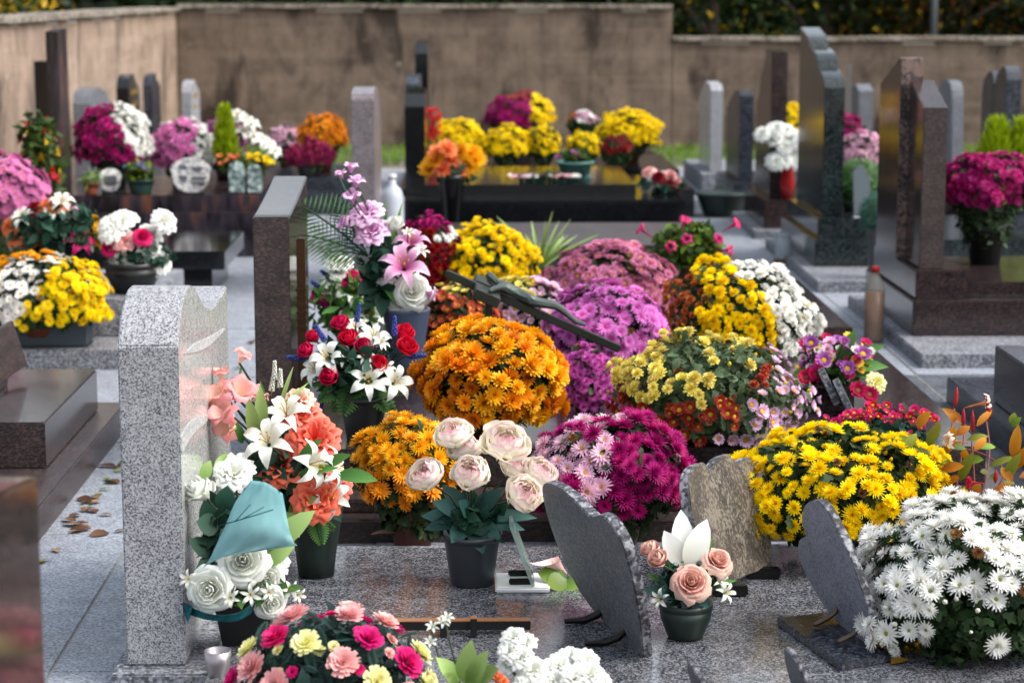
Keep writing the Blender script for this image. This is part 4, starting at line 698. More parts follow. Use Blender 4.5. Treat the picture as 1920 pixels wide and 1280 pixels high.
def sheet(name, rows, mat, parent, n=6, th=.0008, crease=.0045):
    G = [curve([tuple(p) for p in r], n) for r in rows]; cols = len(G[0]); G2 = [curve([G[i][j] for i in range(len(G))], n) for j in range(cols)]; k = len(G2[0])
    V = [tuple(Vector(G2[j][i]) + Vector((0, -1, .3)) * crease * (math.sin(j * 1.3 + i * .45) + .6 * math.sin(j * 2.9 - i * .8))) for j in range(cols) for i in range(k)]; F = [(j * k + i, j * k + i + 1, (j + 1) * k + i + 1, (j + 1) * k + i) for j in range(cols - 1) for i in range(k - 1)]
    o = MB().add(V, F, [i / (k - 1) for j in range(cols) for i in range(k)]).build(name, mat, parent); m = o.modifiers.new('thick', 'SOLIDIFY'); m.thickness = th; return o
sheet('ribbon_leaf', A, TQ, t)
v = MB(); tube(v, [pp(412, 985, Y - .2), pp(470, 968, Y - .235), pp(512, 955, Y - .2)], .0014, 5); tube(v, [pp(440, 978, Y - .22), pp(470, 945, Y - .215)], .001, 4); tube(v, [pp(455, 972, Y - .228), pp(495, 950, Y - .21)], .001, 4); v.build('ribbon_vein', TQD, t)
sheet('ribbon_collar', [[pp(345, 1132, Y - .12), pp(390, 1150, Y - .17), pp(440, 1150, Y - .17), pp(480, 1128, Y - .12)], [pp(348, 1150, Y - .11), pp(392, 1162, Y - .155), pp(440, 1165, Y - .155), pp(472, 1150, Y - .1)]], TQD, t)
sheet('ribbon_tail', [[pp(342, 1128, Y - .09), pp(362, 1135, Y - .15)], [pp(344, 1150, Y - .09), pp(357, 1150, Y - .15)], [pp(350, 1160, Y - .1), pp(352, 1168, Y - .14)]], TQD, t)
# pink and lemon artificial daisies, close to the camera
b = Vector((-.29, 4.3, .101)); t = thing('daisy_dome', 'dome of artificial flowers in fuchsia, pale pink and lemon with grey green leaves', 'flowers', b, 'flower arrangements'); c = b + Vector((0, 0, .05))
pot(t, b, .1, .1, '202522'); rx, ry, rz = .205, .17, .17; pts = []; tr = 0
while tr < 3000:
    tr += 1; d = Vector(rand_dirs(1)[0])
    if d.z < .05 or any((d - q).length < .38 for q in pts): continue
    pts.append(d)
for i, d in enumerate(pts):
    p = c + Vector((d.x * rx, d.y * ry, d.z * rz)); put('zinnia', (PC[('fuch', 'spink', 'slem')[i % 3]], EYE_Y), p, d + Vector((0, -.15, .3)), random.uniform(.058, .075), t)
for k in range(26):
    d = Vector(rand_dirs(1)[0]); d.z = abs(d.z); put('zinnia', (PC[random.choice(('fuch', 'spink', 'slem'))], EYE_Y), c + Vector((d.x * rx, d.y * ry, d.z * rz)) * .97, d, .026, t, 'flower_bud')
filler(t, c, rx * .95, ry * .95, rz * .9, 1500, .045, LF_BLUE, LEAFT['fern']); filler(t, c, rx * .9, ry * .9, rz * .85, 500, .05, LF_BLUE)
# white cherry blossom spray with pale leaves and little white star flowers
b = Vector((.12, 4.22, .101)); t = bouquet('blossom_spray', 'spray of white double cherry blossom with pale green leaves', b, [('fluff', 'wsilk', None, x, y, 4.2 + dy, s) for (x, y, dy, s) in ((962, 1190, 0, .05), (955, 1215, -.02, .05), (985, 1200, .0, .045), (975, 1228, -.03, .055), (1000, 1252, -.03, .06), (990, 1278, -.05, .06), (1050, 1240, 0, .055), (1072, 1228, .02, .055), (1100, 1232, 0, .055), (1108, 1258, -.03, .06), (1080, 1265, -.04, .06), (1125, 1275, -.02, .055), (1045, 1272, -.03, .055), (952, 1240, -.01, .045))], core=b + Vector((.03, 0, -.03)))
pot(t, b, .06, .06, '202522')
for (x0, y0, x1, y1, w) in ((870, 1280, 880, 1210, .045), (890, 1285, 925, 1248, .045), (860, 1285, 830, 1235, .04), (880, 1290, 905, 1225, .04), (850, 1290, 842, 1262, .03)): leaf(t, pp(x0, y0, 4.25), pp(x1, y1, 4.2), w, LF_PALE, tpl='broad')
for (x, y) in ((810, 1177), (838, 1160), (806, 1205), (830, 1168)): put('star', (PC['wsilk'], EYE_G), pp(x, y, 4.25), (.1, -.6, .7), .03, t)
st = MB(); tube(st, [pp(865, 1290, 4.25), pp(850, 1230, 4.25), pp(835, 1165, 4.25)], .0018, 4); tube(st, [pp(845, 1290, 4.25), pp(822, 1230, 4.25), pp(810, 1180, 4.25)], .0018, 4); tube(st, [pp(1030, 1290, 4.2), pp(1010, 1262, 4.2), pp(985, 1240, 4.2)], .003, 5); st.build('twig', STEMD, t)
for k in range(3): put('zinnia', (PC['aprc'], EYE_Y), pp(925 + 8 * k, 1262 + 8 * k, 4.3), (.1, -.4, .8), .03, t, 'orange_bloom')
# red roses, white lilies, blue lavender
b = Vector((-.33, 6.5, .22)); Y = 6.5
t = bouquet('red_rose_arrangement', 'crimson roses, white lilies and blue lavender in a dark pot below the ribbed vase', b, [('rosebud', 'crim', None, x, y, Y + dy, s) for (x, y, dy, s) in ((640, 612, .03, .075), (655, 640, 0, .08), (682, 655, -.03, .075), (708, 685, -.06, .07), (760, 655, 0, .085), (755, 630, .05, .08), (620, 708, -.08, .075), (578, 662, 0, .07), (590, 635, .05, .06))] + [('lily', 'wsilk', None, x, y, Y + dy, s) for (x, y, dy, s) in ((612, 668, -.06, .12), (690, 712, -.1, .12), (742, 715, -.08, .12), (700, 630, 0, .11), (590, 690, -.02, .11), (665, 610, .05, .08))] + [('star', 'wsilk', None, x, y, Y - .06, .06) for (x, y) in ((645, 672), (685, 668), (725, 688), (715, 640))] + [('spike', 'blue', LF_ARTD, x, y, Y, .075, n) for (x, y, n) in ((668, 605, (.2, 0, 1)), (740, 630, (0, 0, 1)), (575, 672, (-1, -.2, .1)), (642, 725, (0, -.5, -1)), (602, 740, (0, -.3, -1)), (765, 668, (.8, -.3, .1)), (610, 640, (-.5, 0, .8)))], core=b + Vector((0, .02, .14)))
pot(t, b, .075, .14, '121414'); c0 = pp(670, 690, Y)
for (x1, y1, dy, w, tp) in ((590, 745, -.05, .08, 'fern'), (640, 775, -.1, .09, 'fern'), (672, 790, -.08, .08, 'fern'), (615, 770, -.06, .07, 'fern'), (750, 770, -.05, .08, 'fern'), (728, 765, -.08, .07, 'fern'), (765, 730, 0, .06, 'fern'), (660, 690, -.1, .04, 'leaf'), (560, 710, 0, .06, 'fern'), (700, 770, -.08, .05, 'leaf')): leaf(t, c0 + Vector((0, -.03, -.02)), pp(x1, y1, Y + dy), w, LF_ART, tpl=tp)
filler(t, c0, .12, .1, .09, 420, .05, LF_ARTD)
# tall bouquet: palm fronds, orchid gladioli, pink lily, white roses in a ribbed grey blue vase
b = Vector((-.225, 7.45, .22)); Y = 7.45
t = bouquet('tall_bouquet', 'tall bouquet of palm fronds, pink lilies and white roses in a ribbed grey blue vase', b, [('rose', 'wsilk', None, 775, 545, Y - .08, .13), ('rose', 'wsilk', None, 722, 510, Y - .03, .1), ('rosebud', 'wsilk', None, 742, 425, Y, .08), ('rose', 'wsilk', None, 745, 560, Y - .05, .1), ('lily', 'pinkl', None, 757, 495, Y - .08, .18), ('lily', 'pinkl', None, 772, 450, Y, .13), ('fluff', 'orch', None, 685, 395, Y, .12), ('fluff', 'orch', None, 695, 430, Y - .02, .12), ('bell', 'orch', None, 660, 375, Y, .08, (-.2, -.3, 1)), ('bell', 'orch', None, 668, 345, Y, .07, (.1, -.2, 1)), ('bell', 'orch', None, 658, 318, Y + .02, .06, (.1, 0, 1)), ('bell', 'orch', None, 640, 330, Y, .05, (-.3, 0, 1)), ('bell', 'orch', None, 650, 420, Y, .07, (-.6, -.3, .4)), ('star', 'wsilk', None, 790, 470, Y - .05, .06), ('star', 'wsilk', None, 765, 435, Y, .05), ('star', 'wsilk', None, 785, 530, Y - .05, .06), ('star', 'wsilk', None, 780, 505, Y - .06, .05), ('bell', 'pinkl', None, 805, 550, Y - .08, .06, (1, -.2, -.3))], core=b + Vector((0, 0, .32)))
pot(t, b, .083, .27, '46526a', 'fluted', 'vase'); c0 = pp(720, 530, Y)
for (x1, y1, dy, w, tp, mt) in ((565, 360, .05, .2, 'palm', LF_ART), (570, 420, .0, .18, 'palm', LF_ART), (600, 455, .05, .16, 'palm', LF_ART), (632, 360, .05, .12, 'palm', LF_BLUE), (672, 545, -.08, .07, 'broad', LF_ARTD), (678, 500, -.05, .07, 'broad', LF_ARTD), (685, 575, -.08, .07, 'broad', LF_ARTD), (715, 590, -.1, .06, 'broad', LF_ARTD), (705, 460, -.03, .06, 'broad', LF_ARTD), (745, 455, -.03, .06, 'broad', LF_ARTD), (722, 405, 0, .05, 'broad', LF_ARTD), (700, 430, .02, .05, 'broad', LF_ARTD), (722, 375, .03, .02, 'blade', LF_ART), (750, 380, .03, .02, 'blade', LF_ART), (635, 300, .02, .02, 'blade', LF_ARTD), (740, 560, -.1, .04, 'broad', LF_ART)): leaf(t, c0 + Vector((0, 0, .02)) if tp != 'palm' else pp(690, 480, Y), pp(x1, y1, Y + dy), w, mt, tpl=tp)
filler(t, c0 + Vector((0, 0, .03)), .08, .07, .12, 300, .05, LF_ARTD)
# white stocks and pink roses behind it
b = Vector((-.5, 7.95, .1)); Y = 7.95
t = bouquet('pink_rose_arrangement', 'pink roses, white stocks and white lilies half hidden by the tall bouquet', b, [('rose', 'fuch', None, x, y, Y, .1) for (x, y) in ((660, 520), (672, 535), (625, 560), (605, 545))] + [('lily', 'wsilk', None, x, y, Y - .03, .14) for (x, y) in ((660, 580), (695, 590), (660, 545))] + [('fluff', 'wsilk', None, x, y, Y, .075) for (x, y) in ((645, 490), (632, 508), (620, 525), (628, 490), (612, 540), (640, 530))] + [('spike', 'blue', LF_ARTD, x, y, Y, .09, (-.6, 0, .5)) for (x, y) in ((630, 530), (612, 550), (645, 555))], core=b + Vector((.02, 0, .2)))
pot(t, b, .08, .15, '202322'); filler(t, pp(650, 570, Y), .14, .1, .12, 320, .06, LF_ART)
for (x1, y1) in ((598, 600), (600, 575), (640, 620), (610, 620)): leaf(t, pp(650, 570, Y), pp(x1, y1, Y - .02), .04, LF_PALE)
# mixed silk anemones in the stone trough, on the right
b = Vector((1.18, 7.05, .1)); Y = 7.0; cols = ['purp', 'orch', 'smag', 'yel', 'wsilk', 'fuch', 'purp', 'pinkl', 'yel', 'wsilk']
its = [('cupd', cols[i % 10], EYE_B, random.uniform(1500, 1635), random.uniform(628, 700), Y + random.uniform(-.08, .1), random.uniform(.04, .06)) for i in range(80)] + [('cupd', 'smag', EYE_B, x, y, Y - .12, .075) for (x, y) in ((1610, 730), (1632, 738), (1512, 705), (1530, 700))] + [('cupd', 'purp', EYE_Y, x, y, Y - .1, .07) for (x, y) in ((1590, 688), (1545, 672), (1620, 660), (1520, 640))] + [('fluff', 'slem', None, 1645, 715, Y - .08, .07)]
t = bouquet('anemone_arrangement', 'mixed silk anemones, purple, crimson, yellow and white, in a low dark stone trough', b, its, core=b + Vector((0, 0, .1)))
box('trough', 1.09, 1.27, 6.9, 7.14, .221, .30, G_BROWN, t, bev=.005); filler(t, pp(1568, 690, Y + .04), .12, .09, .05, 220, .04, LF_ART)
for (x1, y1) in ((1665, 680), (1650, 700), (1480, 700), (1655, 640), (1600, 620)): leaf(t, pp(1570, 690, Y), pp(x1, y1, Y - .03), .05, LF_ART, tpl='broad')
# left: roses, lilies; round black pot
b = gp(250, 548, .25); t = bouquet('white_flower_pot', 'white blooms with two crimson roses in a round black pot', b, [('fluff', 'wsilk', None, random.uniform(205, 310), random.uniform(405, 500), b.y + random.uniform(-.08, .08), .11) for _ in range(22)] + [('rose', 'fuch', None, 268, 442, b.y - .1, .09), ('rose', 'fuch', None, 205, 462, b.y - .06, .09), ('fluff', 'spink', None, 232, 450, b.y - .08, .1)], core=b + Vector((0, 0, .12)))
pot(t, b, .125, .14, '0c0d0e', 'belly'); filler(t, pp(258, 478, b.y), .15, .11, .08, 420, .05, LF_ARTD)
b = Vector((-1.85, 9.75, .25)); Y = 9.75; t = bouquet('orange_rose_arrangement', 'orange roses, pink and white lilies and golden blooms beside the slate planter', b, [('rose', 'aprc', None, x, y, Y, .11) for (x, y) in ((28, 440), (72, 440), (95, 430), (90, 385), (105, 380), (20, 420), (60, 425))] + [('lily', 'wsilk', None, x, y, Y - .03, .12) for (x, y) in ((125, 435), (100, 395), (40, 405), (160, 450), (115, 375))] + [('lily', 'fuch', None, 150, 452, Y - .08, .14), ('lily', 'pinkl', None, 125, 400, Y, .15)] + [('fluff', 'golden', None, x, y, Y, .1) for (x, y) in ((180, 430), (200, 435), (190, 445), (170, 412))] + [('star', 'blue', None, 70, 395, Y, .1), ('rose', 'dred', None, 65, 390, Y, .1), ('rose', 'dred', None, 45, 445, Y, .08)], core=b + Vector((0, 0, .1)))
pot(t, b, .1, .12, '202322'); filler(t, pp(110, 430, Y), .22, .12, .1, 700, .06, LF_ARTD)
# slate planter under the orange, white and yellow chrysanthemum
t = thing('slate_planter', 'long slate grey plastic planter on the grey granite grave', 'planter', (-1.85, 9.12, .086)); SLT = plain('plastic_slate', '2f3a42', .5, var=.1)
box('trough', -2.35, -1.645, 9.05, 9.25, .088, .205, SLT, t, bev=.008); box('rim', -2.36, -1.635, 9.04, 9.26, .2055, .22, SLT, t, bev=.004)
for x in (-2.2, -1.95, -1.72): box('foot', x, x + .08, 9.06, 9.24, .0855, .0875, SLT, t, bev=0)
# ------------------------------------------------------------------ leafy plants
def shrub(name, label, base, c, r, n, size, mats, tpl=None, group='potted plants', potc=None, pr=.07, ph=.1):
    t = thing(name, label, 'plant', base, group)
    if potc: pot(t, base, pr, ph, potc)
    for i, (m, s) in enumerate(mats): filler(t, c, r[0], r[1], r[2], int(n * s), size, m, tpl, 'foliage' if i == 0 else 'leaf_tint')
    return t
def twigs(t, base, ends, rad=.0025, mat=None, name='stem'):
    for e in ends:
        m = MB(); mid = base + (e - base) * .55 + Vector((random.uniform(-.02, .02), 0, .03)); tube(m, [base, mid, e], [rad, rad * .8, rad * .5], 5); m.build(name, mat or TWIG, t)
# pink begonia behind the big yellow dome
b = Vector((1.0, 6.22, .06)); Y = 6.2; t = thing('begonia', 'hot pink begonia with small flat blossoms behind the broad yellow dome', 'flowers', b, 'potted plants'); pot(t, b, .09, .1, '4a2c22')
for k in range(150):
    x, y = random.gauss(1650, 55), random.uniform(758, 830); yy = Y + random.uniform(-.1, .12)
    if 1545 < x < 1755: put('cupd', (PC[random.choice(('hot', 'hot', 'fuch', 'red'))], EYE_Y), pp(x, y + ((x - 1650) / 110) ** 2 * 22, yy), (random.gauss(0, .5), -.6, .8), random.uniform(.026, .04), t, 'blossom')
filler(t, pp(1650, 815, Y), .15, .12, .07, 500, .045, LF_ARTD)
# red mandevilla: twigs, buds, withered trumpets, yellowing leaves
b = Vector((1.12, 5.62, ZB1)); Y = 5.6; t = thing('red_mandevilla', 'straggling mandevilla with red buds, withered trumpets and yellowing leaves', 'plant', b, 'potted plants'); pot(t, b, .08, .11, '6e3b2c')
paths = [[(1760, 1040), (1770, 900), (1785, 800), (1793, 735)], [(1790, 1040), (1840, 930), (1855, 850), (1850, 790)], [(1800, 1040), (1880, 900), (1850, 855), (1780, 835)], [(1770, 1040), (1730, 930), (1705, 870)], [(1780, 1000), (1825, 960), (1822, 815)], [(1800, 1020), (1890, 880), (1912, 810), (1895, 788)], [(1760, 1040), (1700, 1030), (1650, 1000)], [(1775, 1020), (1805, 840), (1808, 790)]]
for pth in paths:
    m = MB(); tube(m, [pp(x, y, Y + .02 * i) for i, (x, y) in enumerate([tuple(q) for q in curve(pth, 5)])][:40], .0028, 5); m.build('twig', TWIG, t)
RB = petal('mandevilla_bud', '7c1420', 'b83040', .1); RT = petal('mandevilla_red', 'a00818', 'd02030', .1); WT = petal('trumpet_withered', 'b86a30', 'f0e0d0', .1)
for (x0, y0, x1, y1, w) in ((1790, 765, 1795, 725, .016), (1806, 800, 1807, 765, .016), (1824, 812, 1824, 768, .015), (1857, 785, 1850, 742, .016), (1707, 925, 1706, 862, .018), (1866, 905, 1868, 880, .014), (1700, 980, 1697, 950, .012)):
    m = MB(); p0, p1 = pp(x0, y0, Y - .02), pp(x1, y1, Y - .02); tube(m, [p0, p0 + (p1 - p0) * .35, p0 + (p1 - p0) * .7, p1], [.002, .0065, .005, .001], 7, t=.6); m.build('bud', RB, t)
put('trumpet', (RT, EYE_Y), pp(1650, 1000, Y - .06), (-.9, -.2, -.45), .075, t); put('trumpet', (RT, EYE_Y), pp(1835, 905, Y - .06), (-1, -.2, .1), .05, t); put('trumpet', (RT, EYE_Y), pp(1670, 1032, Y - .1), (-.7, -.3, -.3), .045, t)
put('trumpet', (WT, EYE_Y), pp(1825, 760, Y), (1, -.15, .3), .07, t, 'withered_trumpet'); put('trumpet', (WT, EYE_Y), pp(1800, 828, Y - .02), (-.9, -.4, .2), .07, t, 'withered_trumpet')
LO = [leafmat('leaf_orange', '9c5a10', 'd08a20'), leafmat('leaf_olive', '5e6a1c', '8a8c30'), leafmat('leaf_fresh', '48661c', '7c962c')]
for k in range(70):
    q = random.choice(paths); x, y = random.choice(q[:3]); x += random.gauss(0, 22); y += random.gauss(-10, 26)
    if 1690 < x < 1930 and y > 790: p = pp(x, y, Y + random.uniform(-.05, .06)); leaf(t, p, p + Vector((random.gauss(0, .03), random.gauss(0, .02), random.uniform(-.005, .05))), random.uniform(.018, .03), random.choice(LO), tpl='broad')
for (x, y, dx, dy) in ((1740, 835, 20, -40), (1745, 850, -38, -5), (1775, 850, 12, -50), (1765, 880, 40, -10), (1800, 900, 20, -50), (1900, 860, 8, -60), (1905, 880, 15, -40), (1885, 900, 25, -50), (1890, 940, 30, -30), (1720, 800, 20, -28)): leaf(t, pp(x, y, Y), pp(x + dx, y + dy, Y - .03), .032, random.choice(LO), tpl='broad')
# pink mandevilla at the back
b = Vector((1.02, 9.9, .25)); Y = 9.9; t = shrub('pink_mandevilla', 'leafy mandevilla with pink trumpets at the back of the flower bank', b, pp(1290, 462, Y), (.16, .13, .1), 700, .06, [(LF_MID, .6), (LO[2], .4)], group='potted plants', potc='3a2a22')
for (x, y, n) in ((1278, 428, (.3, -.3, .8)), (1290, 455, (-.2, -.8, .4)), (1365, 428, (.8, -.2, .5)), (1350, 470, (.9, -.3, .1)), (1262, 465, (-.3, -.8, .2)), (1216, 440, (-.7, -.1, .5)), (1335, 455, (.5, -.6, .4))): put('trumpet', (PC['hot'], EYE_Y), pp(x, y, Y - .08), n, .085, t)
# grass tuft
b = Vector((.33, 9.75, .25)); t = thing('grass_tuft', 'pot of thin pale grass blades behind the yellow dome', 'plant', b, 'potted plants'); pot(t, b, .06, .09, '2a2a26')
for k in range(26): leaf(t, b + Vector((random.gauss(0, .01), 0, .09)), b + Vector((random.gauss(.02, .12), random.gauss(0, .06), random.uniform(.2, .34))), .014, LF_PALE, tpl='blade', name='grass_blade')
# conifers, heather, cushions
def cone(label, base, h, r, mat, n=1600):
    t = thing('dwarf_conifer', label, 'plant', base, 'potted plants'); pot(t, base, max(.06, r * .6), .1, '20221f'); u = rng.random(n) ** .8; a = rng.random(n) * 6.283; rr = r * (1 - u) ** .9 * (.7 + .4 * rng.random(n)) + .005
    P = np.column_stack([base.x + rr * np.cos(a), base.y + rr * np.sin(a), base.z + .09 + u * (h - .1)]); d = np.column_stack([np.cos(a) * .35, np.sin(a) * .35, np.ones(n)]) + rng.normal(size=(n, 3)) * .15
    x = d / np.linalg.norm(d, axis=1, keepdims=True); z = np.cross(x, rng.normal(size=(n, 3))); z /= np.linalg.norm(z, axis=1, keepdims=True); y = np.cross(z, x); s = (.04 + .04 * rng.random(n))[:, None] * (h / .35)
    X = np.zeros((n, 4, 4)); X[:, :3, 0] = x * s; X[:, :3, 1] = y * s * 1.2; X[:, :3, 2] = z * s; X[:, :3, 3] = P; X[:, 3, 3] = 1; link('foliage', cloud_mesh('foliage', T_NEEDLE, X, mat, base), t); return t
cone('lime green cone conifer among the pots of the streaked tomb', pp(424, 330, 13.5) * 1 + Vector((0, 0, 0)), .40, .065, LF_LIME)
for lab, x, y, h, r in (('feathery lime green conifer below the dark twin headstone', 1868, 320, .46, .15), ('second lime green conifer, beside the feathery one', 1915, 330, .46, .14)):
    q = pp(x, y, 13.0); cone(lab, Vector((q.x, q.y, .251)), h + .05, r, LF_LIME, 2200)
q = pp(570, 350, 15.0); b = Vector((q.x, 15.5, .26)); t = shrub('heather', 'crimson heather in a pot in front of the orange dome', b, Vector((b.x, 15.5, .36)), (.17, .13, .05), 300, .05, [(LF_MID, 1)], T_NEEDLE, potc='1c1e1c', pr=.1, ph=.1)
for k in range(170):
    a = random.uniform(0, 6.28); r_ = random.random() ** .5; e = Vector((math.cos(a) * .2 * r_, math.sin(a) * .15 * r_, 0)); put('spike', (petal('heather_bells', '7a1038', 'b83068'), LF_MID), b + e * .7 + Vector((0, 0, .07)), e * 1.2 + Vector((0, 0, .35)), random.uniform(.09, .2) * (1.15 - .5 * r_), t, 'heather_spike')
for lab, x, y, rpx, Yd, mt in (('bright green cushion plant behind the glass plaque', 1612, 345, 50, 12.4, leafmat('leaf_cushion', '3e7a3a', '86b070')), ('blue green cushion plant beside the taller brown slab', 1648, 400, 38, 11.4, leafmat('leaf_cushion_blue', '2f5c4c', '5f8c7c'))):
    c = pp(x, y, Yd); r_ = rpx * Yd / FPX; t = thing('cushion_plant', lab, 'plant', (c.x, c.y, .061), 'potted plants'); pot(t, Vector((c.x, c.y, .0615)), r_ * .6, max(.06, c.z - r_ * .7 - .06), '3a3f40')
    n = 2600; d = rand_dirs(n); P = np.array(c) + d * r_ * (.85 + .15 * rng.random((n, 1))); link('foliage', cloud_mesh('foliage', T_NEEDLE, frames(P, d + rng.normal(size=d.shape) * .8, .03), mt, origin(t)), t); m = MB(); lathe(m, [(r_ * .1, -r_ * .85), (r_ * .7, -r_ * .5), (r_ * .86, 0), (r_ * .62, r_ * .6), (r_ * .1, r_ * .86)], c, 16); m.build('leaf_core', LF_MID, t)
q = pp(72, 330, 12.2); t = shrub('climbing_shrub', 'bushy green shrub with yellow and red leaves by the side wall', Vector((q.x, q.y, -.01)), Vector((q.x, q.y, .5)), (.12, .12, .45), 1100, .07, [(LF_MID, .6), (LF_DARK, .2), (LF_YEL, .12), (PC['red'], .08)], potc='2a2a26', pr=.12, ph=.2)
q = pp(170, 352, 12.98); b = Vector((q.x, 13.0, .371)); t = shrub('succulent_pot', 'small succulent in a terracotta pot at the corner of the streaked tomb', b, b + Vector((0, 0, .09)), (.07, .07, .045), 260, .04, [(LF_PALE, .6), (LF_MID, .4)], T_NEEDLE, potc='8a4a2e', pr=.05, ph=.07)
q = pp(263, 350, 12.98); b = Vector((q.x, 13.0, .371)); t = shrub('pansy_bowl', 'blue pansies in a dark green bowl on the streaked tomb', b, b + Vector((0, 0, .13)), (.09, .07, .04), 220, .05, [(LF_MID, .7), (LF_LIME, .3)], potc='12352c', pr=.085, ph=.09)
for k in range(16): put('cupd', (PC['blue'], EYE_Y), b + Vector((random.gauss(-.02, .04), random.gauss(-.02, .03), random.uniform(.13, .18))), (random.gauss(0, .4), -.5, .8), .045, t, 'pansy')
q = pp(462, 345, 13.2); b = Vector((q.x, 13.25, .371)); t = shrub('pansy_pot', 'orange and yellow pansies in a dark pot behind the glass plaques', b, b + Vector((0, 0, .15)), (.16, .09, .05), 320, .05, [(LF_MID, 1)], potc='1b1d1c', pr=.1, ph=.1)
for k in range(26): x = random.uniform(-.17, .17); put('cupd', (PC['yellow' if x > -.02 else 'aprc'], EYE_B), b + Vector((x, random.gauss(-.03, .03), random.uniform(.14, .22))), (random.gauss(0, .4), -.5, .8), .05, t, 'pansy')
b = Vector((-1.5, 13.9, .371)); t = bouquet('white_orchid_spray', 'arching spray of white silk orchids behind the pansies', b, [('lily', 'wsilk', None, x, y, 13.9, .13) for (x, y) in ((443, 215), (460, 225), (472, 232), (458, 245), (475, 255), (490, 262), (505, 272), (515, 282))], core=b + Vector((0, 0, .12))); pot(t, b, .07, .12, '202322')
b = Vector((.98, 13.2, .447)); q = gp(1240, 362, .371); b = Vector((q.x, q.y, .371)); t = bouquet('low_red_white_posy', 'low posy of white and dark red roses on the end of the black plinth', b, [('rose', random.choice(('wsilk', 'dred', 'spink', 'wsilk')), None, random.uniform(1205, 1280), random.uniform(318, 352), b.y + random.uniform(-.06, .06), .085) for _ in range(16)], core=b + Vector((0, 0, .03))); filler(t, b + Vector((0, 0, .05)), .13, .08, .05, 240, .05, LF_ARTD); pot(t, b, .06, .04, '202322')
# orange blooms in the black vase, green planter, red berries
q = gp(848, 412, .25); b = Vector((q.x, 12.35, -.0)); t = thing('flower_vase', 'tall black polished vase of orange pompon blooms in front of the black grave', 'vase', b, 'flower arrangements'); m = MB(); lathe(m, [(.055, 0), (.06, .02), (.03, .05), (.035, .1), (.05, .3), (.075, .52), (.08, .54), (.07, .54), (.06, .5)], b, 28); m.build('vase', plain('vase_black', '0b0b0d', .12), t)
for (x, y, k) in ((815, 300, 0), (838, 280, 1), (862, 285, 0), (885, 288, 0), (830, 318, 1), (858, 320, 1), (880, 312, 0), (805, 318, 0), (845, 302, 1), (872, 322, 0), (893, 300, 0), (820, 290, 1)): put('pom', (PC['golden'] if not k else PC['aprc'], EYE_Y), pp(x, y, 12.33 + random.uniform(-.04, .06)), (random.gauss(0, .3), -.6, .6), .13, t, 'bloom')
filler(t, pp(848, 325, 12.35), .1, .08, .06, 160, .06, LF_ARTD)
q = gp(1078, 335, .446); b = Vector((q.x, q.y, .447)); t = thing('green_planter', 'oblong sea green planter with pansies on the black polished grave', 'planter', b); PG = plain('plastic_sea_green', '4a7a72', .45, var=.08)
box('saucer', b.x - .1, b.x + .1, b.y - .06, b.y + .06, .447, .462, PG, t, bev=.005); m = MB(); lathe(m, [(.085, 0), (.105, .075), (.118, .078), (.12, .09), (.105, .09), (.1, .07)], b + Vector((0, 0, .016)), 32, ex=1.0); o = m.build('trough', PG, t); filler(t, b + Vector((.01, 0, .13)), .09, .07, .04, 200, .05, LF_MID)
for k in range(7): put('cupd', (PC[random.choice(('yellow', 'purp', 'blue'))], EYE_B), b + Vector((random.gauss(0, .04), -.04, random.uniform(.13, .17))), (random.gauss(0, .4), -.6, .7), .045, t, 'pansy')
q = pp(812, 300, 14.9); b = Vector((q.x, 15.0, -.01)); t = thing('berry_branches', 'red berry branches beside the black headstone with slanted top', 'plant', b, 'potted plants'); pot(t, b, .07, .2, '202322')
for k in range(40): p = pp(random.gauss(812, 9), random.uniform(205, 262), 14.95 + random.uniform(-.06, .06)); m = None; put('low', (PC['red'], EYE_Y), p, (random.gauss(0, .5), -.5, .7), .045, t, 'berry_cluster')
st = MB(); [tube(st, [b + Vector((0, 0, .15)), b + Vector((0, 0, .4)), pp(x, y, 14.95)], .005, 5) for (x, y) in ((808, 210), (822, 225), (800, 240))]; st.build('branch', TWIG, t)
b = Vector((.45, 12.95, .447)); t = thing('low_flower_bed', 'flat row of small pink and white blooms laid on the black grave', 'flowers', b, 'flower arrangements'); filler(t, b + Vector((0, 0, .02)), .2, .06, .015, 160, .04, LF_ARTD)
for k in range(46): put('low', (PC[random.choice(('wsilk', 'spink', 'pale', 'wsilk', 'dred'))], EYE_Y), b + Vector((random.uniform(-.22, .22), random.uniform(-.06, .06), .03)), (0, -.3, 1), .045, t, 'bloom')
# white silk flowers with a red vase at the mauve headstone
b = Vector((2.08, 13.86, .241)); b.y = 13.95; t = bouquet('white_silk_bunch', 'hanging bunch of white silk flowers in a red vase before the mauve headstone', Vector((2.09, 13.96, .241)), [('fluff', 'wsilk', None, random.gauss(1470, 13), random.uniform(235, 308), 13.85 + random.uniform(-.05, .04), .11) for _ in range(20)], core=Vector((2.09, 13.94, .45))); m = MB(); lathe(m, [(.035, 0), (.05, .1), (.035, .2), (.045, .24), (.03, .22)], (2.09, 13.96, .241), 20); m.build('vase', plain('vase_red', '8c1014', .3), t)
